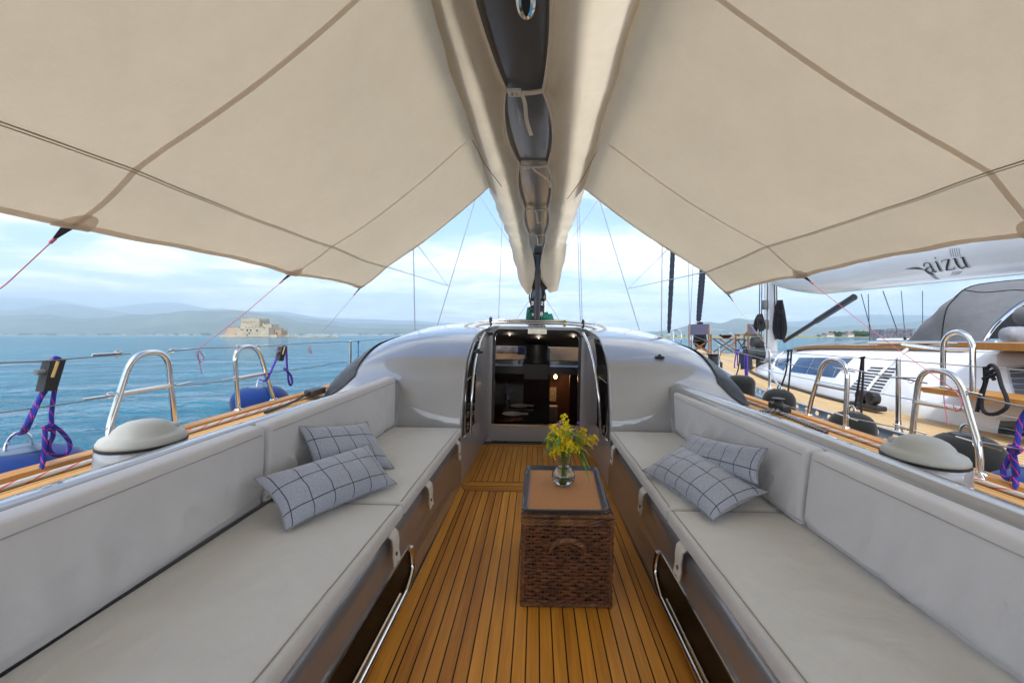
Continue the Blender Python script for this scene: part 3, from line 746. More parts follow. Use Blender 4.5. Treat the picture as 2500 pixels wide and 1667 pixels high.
def bf(u, v):
    y = lerp(-2.5, 7.62, v); a = u*2*pi; ca, sa = cos(a), sin(a); return V(boomx(y)+boomg(y)+.23*math.copysign(abs(ca)**.65, ca), y, boomz(y)+.235+.235*math.copysign(abs(sa)**.75, sa)*(1 if sa < 0 else .7))
m.grid(bf, 32, 40, closeu=True, flip=True); m.poly([bf(k/32, 0) for k in range(32)]); m.poly([bf(k/32, 1) for k in reversed(range(32))])
boom = part('boom', m, anthracite, yacht, ang=60)
m = MB(); p = V(boomx(1.56)+boomg(1.56)+.045, 1.575, boomz(1.56))
for k in (0,): 
    ring = [p + V(.025*cos(a), .095*sin(a) , -.004) for a in [2*pi*i/20 for i in range(20)]]; m.tube(ring, .010, 6, closed=True)
o = part('sheave_slot', m, chrome, yacht); o.parent = boom
m = MB(); m.poly([p + V(.023*cos(a), .092*sin(a), -.006) for a in [2*pi*i/20 for i in range(20)]]); o = part('sheave_box', m, rubber, yacht); o.parent = boom
m = MB()   # vang strut from boom down to the mast foot
a, b = by(1236, 596, 6.75), by(1233.5, 735, 7.7); a.z = boomz(6.75)+.02; m.tube([a, lerp(a, b, .18)], .062, 12); m.tube([lerp(a, b, .15), b], .047, 12)
part('vang_strut', m, carbon, yacht)
m = MB(); q = lerp(a, b, .08); m.box(q+V(-.075,-.07,-.10), q+V(-.05,.07,.10)); m.box(q+V(.05,-.07,-.10), q+V(.075,.07,.10)); part('vang_bracket', m, anthracite, yacht)
def stay(P, r, yy):
    a, b = by(*P[0], yy), by(*P[1], yy); d = (b-a).normalized(); a = a - d*7
    m = MB(); 
    if b.z > .7: b = b + d*(b.z-.72)/max(.2, -d.z)
    m.tube([a, b], r, 6); part('shroud', m, wire_m, yacht)
stay(((949.5, 575), (953, 757)), .0095, 7.4); stay(((1085, 480), (1004, 750)), .007, 7.4)
stay(((1521, 570), (1519, 768)), .0085, 7.4); stay(((1380, 470), (1470, 762)), .007, 7.4)
stay(((1152, 545), (1145, 735)), .005, 7.85); stay(((1326, 500), (1333, 738)), .006, 7.85); stay(((1331, 500), (1337, 738)), .006, 7.85)
stay(((1216, 690), (1190, 728)), .004, 8.1); stay(((1256, 690), (1285, 735)), .004, 8.1)
# =================================================================== CUSHIONS
def tri(c, dims):
    # maps box coordinates onto eight given corners
    def f(x, y, z):
        u, v, w = x/dims[0]+.5, y/dims[1]+.5, z/dims[2]+.5
        a = lerp(lerp(c[0], c[1], u), lerp(c[3], c[2], u), v); b = lerp(lerp(c[4], c[5], u), lerp(c[7], c[6], u), v)
        return lerp(a, b, w)
    return f
def cushion(c, dims, puff, wr, r, n, seed, axis=2):
    base = tri(c, dims); m = MB()
    def f(x, y, z):
        p = [x/dims[0]*2, y/dims[1]*2, z/dims[2]*2]; q = (x, y, z)
        k = [i for i in range(3) if i != axis]
        b = max(0, (1-p[k[0]]**4))*max(0, (1-p[k[1]]**4))
        nse = mnoise.noise(V(x*3+seed, y*3, z*2)); n2 = mnoise.noise(V(x*1.4+seed*2, y*7, z*1.3))
        out = Vector(q); s = 1 if p[axis] > 0 else -1
        out[axis] += s*(puff*b*min(1, abs(p[axis])*1.3) + .011*crease(x*2.4+y*.6+seed, y*2.3-x*1.1, seed)*b + wr*(nse*.6+n2*.6+.5*mnoise.noise(V(x*9+y*5+seed, y*16-x*3, 4)))*b)
        return base(*out)
    m.rbox(f, dims, r, n); return m, f
def crease(a, b, s):
    # sharp-crested soft folds
    n = 1-abs(mnoise.noise(V(a, b, s)))*2.2; k = 1-abs(mnoise.noise(V(a*2.1+5, b*1.9, s+3)))*2.6
    return max(0, n)**3 + .5*max(0, k)**3
def piping(c, dims, idx, f):
    base = lambda x, y, z: f(x, y, dims[2]/2) + V(0, 0, .0008); m = MB()
    for a, b in idx:
        path = [base(*[lerp(a[i], b[i], k/90)*dims[i]/2 for i in range(3)]) for k in range(91)]; m.tube(path, .0022, 6)
    return m
def tab(parent, px, py, sd, h=.115, w=.045):
    x = bench_x(2.5); p = bx(px, py, sd*(x-.03)+OFF) if True else None
    return p
seat_lab = {(-1, 0): 'long grey beige seat cushion in the front of the left bench, reaching the picture bottom', (-1, 1): 'short grey beige seat cushion under the two plaid pillows, left of the companionway',
            (1, 0): 'long grey beige seat cushion on the right bench, nearest the viewer', (1, 1): 'short grey beige seat cushion between plaid pillows and silver bulkhead, right bench'}
piping_m = pm('cushion_seam', (.34,.32,.29), .9)
for sd in (-1, 1):
    def seat_c(y0, y1, w=.0):
        def xo(y): return sd*interp([(0, .655), (1.0, .632), (2.02, .590), (3.45, .566)], y)+OFF
        def xi(y): return sd*interp([(0, 1.27), (1.1, 1.23), (2.0, 1.20), (3.47, 1.09)], y)+OFF
        zt, zb_ = .462, .398
        c = [V(xo(y0), y0, zb_), V(xi(y0), y0, zb_), V(xi(y1), y1, zb_), V(xo(y1), y1, zb_), V(xo(y0), y0, zt), V(xi(y0), y0, zt), V(xi(y1), y1, zt), V(xo(y1), y1, zt)]
        if sd < 0: c = [c[1], c[0], c[3], c[2], c[5], c[4], c[7], c[6]]
        return c
    for kk, (y0, y1) in enumerate(((-.55, 2.02), (2.03, 3.46))):
        c = seat_c(y0, y1); dims = (.60, y1-y0, .075)
        cm, cf2 = cushion(c, dims, .010, .0075, .022, (26, 120, 2), 3.1*sd+kk)
        base = (c[0]+c[2])/2
        o = solo('seat_cushion', cm, cush, seat_lab[(sd, kk)], 'cushion', base, group=None)
        fx_ = -1 if sd > 0 else 1
        p = piping(c, dims, [((fx_*.93, -.985, 1.02), (fx_*.93, .985, 1.02)), ((-.95, .985, 1.02), (.95, .985, 1.02))], cf2); part('piping', p, piping_m, o)
        # fabric tabs with an eyelet hanging over the bench edge
        T_ = ((880, 1205), (880, 1265)) if (sd, kk) == (-1, 0) else None
        for px, ytab in {(-1, 0): [(880, 1.86)], (-1, 1): [(977, 2.43), (1043, 3.27)], (1, 0): [(1560, 1.80)], (1, 1): [(1468, 2.40), (1413, 3.24)]}[(sd, kk)]:
            mt = MB(); w = .042
            xo = abs(interp([(0, .655), (1.0, .632), (2.02, .590), (3.45, .566)], ytab))
            pts = [(xo+.012, .408), (xo-.004, .405), (xo-.016, .39), (xo-.020, .355), (xo-.018, .315), (xo-.024, .275)]
            def tf(u, v):
                k = v*(len(pts)-1); i = min(int(k), len(pts)-2); f = k-i; a = lerp(pts[i][0], pts[i+1][0], f); b = lerp(pts[i][1], pts[i+1][1], f)
                return V(OFF+sd*a, ytab+(u-.5)*2*w*(1 if v < .85 else 1.0)+.012*v, b - .006*sin(u*9)*v)
            mt.grid(tf, 4, 15); mt.grid(lambda u, v: tf(u, v)+V(sd*.004, 0, 0), 4, 15, flip=True)
            s_ = part('strap', mt, webbing, o)
            me_ = MB(); q = tf(.5, .84); me_.tube([q+V(-sd*.004,0,0), q+V(sd*.002,0,0)], .0085, 10); e_ = part('eyelet', me_, pm('brass_eyelet', (.20,.15,.08), .3, .8), o); e_.parent = s_
# backrests: bottom and top lines differ a little from side to side
back_lab = {(-1, 0): 'long grey backrest cushion along the left coaming beside the picture edge', (-1, 1): 'short grey backrest cushion against the left coaming, behind the leaning plaid pillow',
            (1, 0): 'long grey backrest cushion along the right coaming, nearest the viewer', (1, 1): 'short grey backrest cushion beside the silver bulkhead on the right bench'}
LB = {-1: ([(0, 1.265), (1.1, 1.235), (2.05, 1.185), (3.48, 1.075)], [(0, 1.27), (1.1, 1.23), (2.05, 1.17), (3.47, 1.072)], [(0, .815), (1.1, .812), (2.0, .818), (3.45, .845)]),
      1: ([(0, 1.19), (1.07, 1.135), (2.0, 1.085), (3.44, 1.055)], [(0, 1.27), (1.1, 1.20), (1.95, 1.105), (3.42, 1.03)], [(0, .795), (1.1, .795), (1.95, .792), (3.42, .775)])}
for sd in (-1, 1):
    bt, tp, zt = LB[sd]
    for kk, (y0, y1) in enumerate(((-.5, 1.965), (1.985, 3.455)) if sd < 0 else ((-.5, 1.845), (1.865, 3.42))):
        th = .085
        def P(y, top, out):
            x = interp(tp if top else bt, y) + (th if out else 0)
            return V(sd*x+OFF, y, interp(zt, y) if top else .462)
        c = [P(y0, 0, 0), P(y0, 0, 1), P(y1, 0, 1), P(y1, 0, 0), P(y0, 1, 0), P(y0, 1, 1), P(y1, 1, 1), P(y1, 1, 0)]
        if sd < 0: c = [c[1], c[0], c[3], c[2], c[5], c[4], c[7], c[6]]
        dims = (th, y1-y0, .34)
        base_f = tri(c, dims); m = MB()
        def f(x, y, z):
            a, b, w = x/th*2, y/dims[1]*2, z/dims[2]*2
            e = max(0, 1-b**6)*max(0, 1-w**4)
            inner = (a > 0) == (sd < 0)
            dx = 0
            if inner:
                # folds hanging from the top seam, gathered cloth along the foot
                fold = (mnoise.noise(V(y*13+kk*5+sd, w*.7, 0))*.012 + .011*crease(y*5+kk+w*.5, w*.6, sd*3))*max(0, min(1, (.75-w)*1.2)) + mnoise.noise(V(y*5, w*1.5, 3+kk))*.005
                dx = (.010*e + fold*e)*(1 if sd < 0 else -1)
                if w < -.72: dx -= (1 if sd < 0 else -1)*((.010 if sd < 0 else .026)*(-.72-w)/.28)*(1 if kk == 0 else .5) + (1 if sd < 0 else -1)*.012*mnoise.noise(V(y*1.8+w*1.2, w*11+y*.6, 1))
            return base_f(x+dx, y, z)
        m.rbox(f, dims, .02, (2, 170, 24), 3)
        o = solo('backrest_cushion', m, cushb, back_lab[(sd, kk)], 'cushion', (c[0]+c[2])/2)
        fx_ = 1 if sd < 0 else -1
        p = MB(); hx = fx_*(th/2); p.tube([f(hx, lerp(-.97, .97, k/80)*dims[1]/2, .80*dims[2]/2)+V(-sd*.0005, 0, 0) for k in range(81)], .0022, 6); part('seam', p, pm('backrest_seam', (.40,.395,.39), .9), o)

# =================================================================== PLAID PILLOWS
def plaid(name):
    m, nt, out = newmat(name); T = NT(nt); b = T.n('ShaderNodeBsdfPrincipled', i_Roughness=.95); b.inputs['Sheen Weight'].default_value = .3
    sp = T.n('ShaderNodeSeparateXYZ', i_Vector=T.n('ShaderNodeUVMap').outputs[0]); co = T.n('ShaderNodeTexCoord').outputs['Object']
    def line(q, pitch, off, w):
        f = T.math('FRACT', T.math('DIVIDE', T.math('ADD', q, off), pitch)); return T.math('LESS_THAN', T.math('ABSOLUTE', T.math('SUBTRACT', f, .5)), w/pitch/2)
    l1 = line(sp.outputs[0], .098, .02, .0045); l2 = line(sp.outputs[1], .112, .0, .0045)
    sp1 = T.noise(co, 420, 2, .8); sp2 = T.noise(T.n('ShaderNodeMapping', i_Vector=co, i_Scale=(1,.2,1)).outputs[0], 300, 2, .7)
    a = T.math('ADD', T.math('MULTIPLY', sp1, .5), T.math('MULTIPLY', sp2, .5))
    c = T.mix(T.ramp(a, .36, .64), (.26,.285,.355), (.45,.49,.60))
    brk = T.math('MULTIPLY_ADD', T.noise(co, 160, 1), .25, .8, clamp=True)
    c = T.mix(T.math('MULTIPLY', T.math('MAXIMUM', l1, l2), brk), c, (.025,.028,.045))
    T.link(c, b.inputs['Base Color'])
    bp = T.n('ShaderNodeBump', i_Strength=.4, i_Distance=.004, i_Height=a); T.link(bp.outputs[0], b.inputs['Normal']); T.link(b.outputs[0], out.inputs[0]); return m
plaid_m = plaid('grey_plaid_wool')
def pillow(c00, c10, c11, c01, th, label, seed, lift):
    # four corners in space, puffed on both faces, seam round the rim
    n0 = (c10-c00).cross(c01-c00).normalized()
    if n0.dot(lift) < 0: n0 = -n0
    w = (c10-c00).length; h = (c01-c00).length; N = 40; Mv = 26
    mid = (c00+c10+c11+c01)/4
    def rim(u, v):
        # edges pulled in between the pointed corners
        a, b = u*2-1, v*2-1
        pin = .045
        uu = u + (-.5 if 0 else 0) - a*pin*(1-b*b)*abs(a)**3; vv = v - b*pin*1.5*(1-a*a)*abs(b)**3
        return lerp(lerp(c00, c10, uu), lerp(c01, c11, uu), vv)
    def face(s):
        def f(u, v):
            a, b = u*2-1, v*2-1; e = (max(0, 1-abs(a)**2.4)*max(0, 1-abs(b)**2.2))**.55
            wr = mnoise.noise(V(u*5+seed, v*4, s))*.010*e + mnoise.noise(V(u*11+seed, v*9, s+4))*.0035*e
            edge_ = max(abs(a), abs(b)); cr = mnoise.noise(V((a+b)*9+seed, (a-b)*9, 2))*.004*max(0, edge_-.6)*2.5*(1-edge_)*4
            return rim(u, v) + n0*(s*th/2*e + wr + cr)
        return f
    m = MB(); m.grid(face(1), N, Mv, uvfn=lambda u, v: (u*w, v*h)); m.grid(face(-1), N, Mv, uvfn=lambda u, v: (u*w+.03, v*h), flip=True)
    base = mid.copy(); base.z = min(c00.z, c10.z, c11.z, c01.z)
    o = solo('plaid_pillow', m, plaid_m, label, 'pillow', base, group=None)
    ms = MB(); N2 = 24
    path = [rim(k/N2, 0) for k in range(N2)] + [rim(1, k/N2) for k in range(N2)] + [rim(1-k/N2, 1) for k in range(N2)] + [rim(0, 1-k/N2) for k in range(N2)]
    ms.tube(path, .0035, 5, closed=True); part('seam', ms, pm('pillow_seam', (.30,.31,.35), .95), o)
up = V(0, 0, 1)
def q(px, py, z): return bz(px, py, z)
pillow(q(655, 1218, .49), q(911, 1110, .485), q(846, 1020, .635), q(583, 1098, .645), .135, 'plaid grey pillow lying flat in front on the left bench, overlapping another pillow', 1.3, V(.3, -.2, 1))
pillow(V(-1.03, 2.13, .545), bz(906, 1075, .475), V(-.985, 2.66, .68), V(-1.145, 2.19, .76), .12, 'plaid grey pillow propped on the left backrest behind the flat pillow', 5.1, V(1, -.2, .5))
pillow(q(1638, 1195, .49), q(1475, 1080, .49), q(1566, 1023, .60), q(1763, 1130, .565), .135, 'plaid grey pillow lying slanted in front on the right bench, tip near the seat edge', 8.7, V(-.3, -.2, 1))
pillow(bx(1742, 1112, .985), V(.80, 2.62, .50), V(.955, 2.72, .635), bx(1763, 1030, 1.03), .115, 'plaid grey pillow leaning on the right backrest, mostly hidden behind the front pillow', 3.9, V(-1, -.2, .5))

# =================================================================== BASKET, TRAY, VASE
wick = pm('dark_wicker', (.24,.085,.034), .36, 0, .3, 30, col2=(.035,.012,.006), bump=.5, bs=160, spec=.7, coat=.35)
wick2 = pm('wicker_rim', (.30,.135,.045), .42, 0, .3, 18, col2=(.045,.016,.009), bump=.5, bs=160, coat=.25)
A0 = bz(1198, 1390, 0); A1 = bz(1401, 1390, 0)
bxl, bxr, by0 = A0.x+.004, A1.x-.004, A0.y; by1 = by0+.60; bh = .395
basket = thing('wicker_basket', 'dark brown square wicker hamper standing on the teak cockpit floor', 'basket', V((bxl+bxr)/2, (by0+by1)/2, 0))
rw = random.Random(11)
m = MB(); rows = 23; ns = 12; nd = 18
def side_path(row):
    z = .012 + (bh-.03)*row/rows; pts = []
    ph = row % 2
    for s in range(4):
        n = ns if s % 2 == 0 else nd
        for k in range(n*2):
            t = k/(n*2); d = .0075*(1 if ((k//1) % 2 == 0) else 0)*(1 if ((k//2) % 2 == ph) else -1)
            jz = rw.uniform(-.0022, .0022)
            bow = .004*sin(pi*t)
            if s == 0: p = V(lerp(bxl, bxr, t), by0-d-bow, z+jz)
            elif s == 1: p = V(bxr+d+bow, lerp(by0, by1, t), z+jz)
            elif s == 2: p = V(lerp(bxr, bxl, t), by1+d+bow, z+jz)
            else: p = V(bxl-d-bow, lerp(by1, by0, t), z+jz)
            pts.append(p)
    return pts
for r_ in range(rows): m.tube(side_path(r_), lambda t, r0=rw.uniform(.0070, .0084): r0, 6, closed=True)
for s, n in ((0, ns), (1, nd), (3, nd)):
    for k in range(n+1):
        t = k/n
        p = V(lerp(bxl, bxr, t), by0, 0) if s == 0 else V(bxr if s == 1 else bxl, lerp(by0, by1, t), 0)
        m.tube([p+V(0,0,.005), p+V(0,0,bh)], .004, 5)
for (x0_, y0_) in ((bxl, by0), (bxr, by0), (bxl, by1), (bxr, by1)): m.tube([V(x0_, y0_, .0), V(x0_, y0_, bh)], .010, 6)
part('body', m, wick, basket)
m = MB(); m.box((bxl+.012, by0+.012, .004), (bxr-.012, by1-.012, bh-.01)); part('dark_core', m, pm('basket_inside', (.012,.007,.005), .9), basket)  # near-black solid core that darkens the gaps of the weave
def braid(m, z, r, out, amp=.005, turns=40):
    for ph in (0, 2.1, 4.2):
        pts = []
        c = [V(bxl-out, by0-out, z), V(bxr+out, by0-out, z), V(bxr+out, by1+out, z), V(bxl-out, by1+out, z)]
        for s in range(4):
            a, b = c[s], c[(s+1) % 4]; n = 40; d = (b-a).normalized(); nn = V(d.y, -d.x, 0)
            for k in range(n):
                w = ph + 2*pi*turns/4*k/n*(.45); pts.append(lerp(a, b, k/n) + nn*amp*cos(w) + V(0,0,amp*sin(w)))
        m.tube(pts, r, 6, closed=True)
m = MB(); braid(m, .012, .006, .004); part('foot_rim', m, wick2, basket)
m = MB(); braid(m, bh-.012, .006, .005); braid(m, bh+.002, .006, .006); braid(m, bh+.024, .0055, .006)
for k in range(34):   # woven lid top
    y = lerp(by0, by1, (k+.5)/34); m.tube([V(lerp(bxl-.002, bxr+.002, i/24), y, bh+.026+.004*(1 if (i+k) % 2 else -1)) for i in range(25)], .008, 5)
part('lid', m, wick2, basket)
m = MB(); cx_ = (bxl+bxr)/2
for ph in (0, 2.1, 4.2):
    pts = [V(cx_-.078*cos(pi*k/30), by0-.018-.010*sin(pi*k/30), .265+.055*sin(pi*k/30)) + V(0, -.006*cos(ph+k*.8)-.004, .007*sin(ph+k*.8)) for k in range(31)]; m.tube(pts, .0072, 6)
part('handle', m, wick2, basket)
ztop = bh+.042
t0, t1, t2, t3 = bz(1197, 1172, ztop+.02), bz(1400, 1174, ztop+.02), bz(1372, 1071, ztop+.02), bz(1208, 1069, ztop+.02)
tray = thing('serving_tray', 'dark blue grey rimmed tray with cork surface lying on the wicker basket', 'tray', (t0+t2)/2 - V(0,0,.02))
def rr_ring(ins, z, n=8, rc=.05):
    c = (t0+t1+t2+t3)/4; out = []
    P = [t0, t1, t2, t3]
    for i in range(4):
        p, a, b = P[i], P[i-1], P[(i+1) % 4]; da, db = (a-p).normalized(), (b-p).normalized()
        rcx = max(.012, rc-ins*.6); o = p + da*ins + db*ins
        s, e, ct = o+da*rcx, o+db*rcx, o+(da+db)*rcx
        for k in range(n+1):
            t = k/n; q_ = (1-t)**2*s + 2*t*(1-t)*o + t*t*e; out.append(V(q_.x, q_.y, ztop+z))
    return out
m = MB(); rings = [rr_ring(.004, .018), rr_ring(.0, .022), rr_ring(.006, .025), rr_ring(.014, .020), rr_ring(.024, .006), rr_ring(.034, .003), rr_ring(.05, .003)]
for a, b in zip(rings, rings[1:]):
    n = len(a)
    for k in range(n): m.poly([a[k], b[k], b[(k+1) % n], a[(k+1) % n]][::-1])
lo_ = rr_ring(.02, -.001)
for k in range(len(lo_)): m.poly([lo_[k], rings[0][k], rings[0][(k+1) % len(lo_)], lo_[(k+1) % len(lo_)]][::-1])
m.poly(lo_[::-1])
tray_m = pm('tray_enamel', (.045,.06,.085), .3, 0, .08, 9, coat=.3)
part('rim', m, tray_m, tray, ang=60)
m = MB(); m.poly(rr_ring(.030, .0052, rc=.04))
part('cork_mat', m, pm('cork', (.58,.285,.12), .85, 0, .2, 260, col2=(.40,.175,.065), bump=.3, bs=300), tray, smooth=False)
vc = bz(1293.5, 1113, ztop+.005); vc.z = ztop+.0055
ys = vc.y
def pxr(px): return px/F*ys
vs_ = .0029*0 + pxr(1)
prof_o = [(0, 0), (.012*2, .0), (.040, .008), (.056, .026), (.0605, .046), (.056, .068), (.042, .086), (.0345, .094), (.0365, .115), (.0405, .15), (.0435, .172)]
gl = glass('clear_glass', (.93,.97,.95), .0, 1.45)
m = MB(); seg = 56
def rib(prof):
    base = len(m.v)
    for i, (r, z) in enumerate(prof):
        for k in range(seg):
            rr_ = r*(1+.022*(1 if k % 2 else -1)*(1 if .012 < z < .09 else 0)); a = 2*pi*k/seg; m.vert(vc+V(rr_*cos(a), rr_*sin(a), z))
    for i in range(len(prof)-1):
        for k in range(seg):
            k2 = (k+1) % seg; m.face((base+i*seg+k, base+i*seg+k2, base+(i+1)*seg+k2, base+(i+1)*seg+k))
rib([(max(r, .0003), z) for r, z in prof_o] + [(r-.0028, z) for r, z in reversed(prof_o[2:])] + [(.0003, .006)])
solo('glass_vase', m, gl, 'clear ribbed glass vase with round belly standing on the cork tray', 'vase', vc)
m = MB(); m.lathe([(.0003, .0075), (.036, .0125), (.0525, .028), (.0568, .046), (.0525, .066), (.0385, .084), (.031, .094), (.0315, .10), (.0003, .10)], vc, 32)
wat = glass('vase_water', (.90, .96, .88), 0, 1.33)
solo('vase_water', m, wat, 'clear water filling the belly of the glass vase', 'water', vc)
# goldenrod bunch
bq = thing('flower_bouquet', 'bunch of yellow goldenrod with green leaves standing in the glass vase', 'flowers', vc)
gold = pm('goldenrod_yellow', (.95,.76,.02), .7, 0, .2, 90, col2=(.75,.60,.015)); gold2 = pm('goldenrod_orange', (.92,.58,.01), .7, 0, .3, 90)
leaf_m = pm('leaf_green', (.12,.28,.025), .45, 0, .35, 30); stem_m = pm('stem_green', (.13,.24,.03), .5, 0, .2)
rf = random.Random(5)
# tip positions in the picture at a few depths
tips = [(1296, 950, .02), (1268, 975, -.03), (1258, 1003, .0), (1256, 1022, .03), (1285, 1000, -.07), (1306, 985, -.03), (1324, 1000, .05), (1345, 983, .02), (1370, 1003, -.02), (1330, 1030, -.05), (1278, 1035, -.06), (1310, 1018, -.09), (1300, 968, .06), (1282, 990, .05), (1343, 1012, .0), (1322, 1022, .06), (1290, 1024, .07), (1266, 1042, -.03)]
for i, (px, py, dy) in enumerate(tips):
    tip = by(px, py, vc.y+dy); foot = vc+V(rf.uniform(-.012, .012), rf.uniform(-.012, .012), .02)
    neck = vc+V((tip.x-vc.x)*.18, dy*.15, .16)
    path = spline([foot, neck, lerp(neck, tip, .6)+V(0,0,.02), tip], 6)
    m = MB(); m.tube(path, .0022, 5); part('stem', m, stem_m, bq)
    m = MB(); d = (tip-path[-6]).normalized(); L = rf.uniform(.08, .115)
    # plume: short arching side sprays packed with tiny heads
    side = d.orthogonal().normalized(); b2 = d.cross(side)
    for s in range(16):
        a = s*2.4; u = s/16; c0 = tip - d*L*(1-u)*1.0; ln = .060*(1-u*.72)*rf.uniform(.7, 1.15)
        dirv = (side*cos(a)+b2*sin(a)).normalized()*.9 + d*.55
        for h in range(13):
            f = (h+.4)/13; pp = c0 + dirv*ln*f + V(0,0,-.012*f*f) + V(rf.uniform(-1,1), rf.uniform(-1,1), rf.uniform(-1,1))*.0055
            m.octa(pp, rf.uniform(.0030, .0048))
    part('blossom_plume', m, gold2 if i in (7, 8, 14) else gold, bq)
for i in range(34):
    m = MB(); a = rf.uniform(0, 6.28); h0 = rf.uniform(.20, .29); ln = rf.uniform(.06, .105); w = rf.uniform(.008, .013)
    o0 = vc+V(.03*cos(a), .03*sin(a), h0); dr = V(cos(a), sin(a)*.8, 0); droop = rf.uniform(-.02, .07)
    if i in (0, 1, 2, 3): a = (-.35, -.6, .2, -.2)[i]; dr = V(cos(a), sin(a), 0); ln = .12; droop = (.10, .13, .05, .04)[i]; h0 = .20; o0 = vc+V(.03, 0, h0); w = .014
    sd_ = V(-dr.y, dr.x, 0)
    def lf_(u, v):
        t = v; c = o0 + dr*ln*t + V(0,0, .05*t - (droop+.05)*t*t*1.2); ww = w*sin(pi*min(1, t*.97+.03))**.8
        return c + sd_*(u-.5)*2*ww + V(0,0,abs(u-.5)*.006)
    m.grid(lf_, 4, 10); part('leaf', m, leaf_m, bq)
for i, (px, py, dy) in enumerate(tips):
    tip = by(px, py, vc.y+dy); neck = vc+V((tip.x-vc.x)*.18, dy*.15, .16)
    for k in range(3):
        o0 = lerp(neck, tip, rf.uniform(.35, .8)); a = rf.uniform(0, 6.28); dr = V(cos(a), sin(a), 0); sd_ = V(-dr.y, dr.x, 0); ln = rf.uniform(.035, .06); w = .0055; m = MB()
        m.grid(lambda u, v: o0 + dr*ln*v + V(0,0,.03*v-.02*v*v) + sd_*(u-.5)*2*w*sin(pi*min(1, v*.97+.03)), 2, 6); part('leaf', m, leaf_m, bq)
m = MB()
for px, py in ((1287, 972), (1329, 971), (1318, 1005)):
    p = by(px, py, vc.y-.03)
    for k in range(14): m.octa(p+V(rf.uniform(-1,1), rf.uniform(-1,1), rf.uniform(-1,1))*.008, .004)
part('purple_blossom', m, pm('purple_petal', (.20,.08,.45), .7), bq)

# =================================================================== WINCH COVERS
for sd in (-1, 1):
    c = V(sd*1.47, 1.70, .808); m = MB()
    m.lathe([(.198, .002), (.207, .006), (.207, .016), (.196, .028), (.184, .032), (.160, .035), (.150, .041), (.138, .054), (.114, .069), (.082, .079), (.042, .084), (.0001, .085)], c, 48, .60, .70)
    m.cm = 0
    o = solo('winch_cover', m, cream_plastic, 'domed cream cover over the winch on the %s side coaming' % ('left' if sd < 0 else 'right'), 'winch cover', c, ang=60)
    m = MB(); ang0 = R(20)
    y_ = c.y + .095; m.rbox(lambda x, y, z: V(c.x+x, y_+y, c.z+.036+z), (.09, .07, .036), .018, (3,3,2)); part('spout', m, cream_plastic, o)
    m = MB(); m.tube([c + V(.2*.60*1.03*cos(2*pi*k/48), .2*.70*1.03*sin(2*pi*k/48), .0) for k in range(48)], .0045, 6, closed=True); part('rim_seal', m, rubber, o)

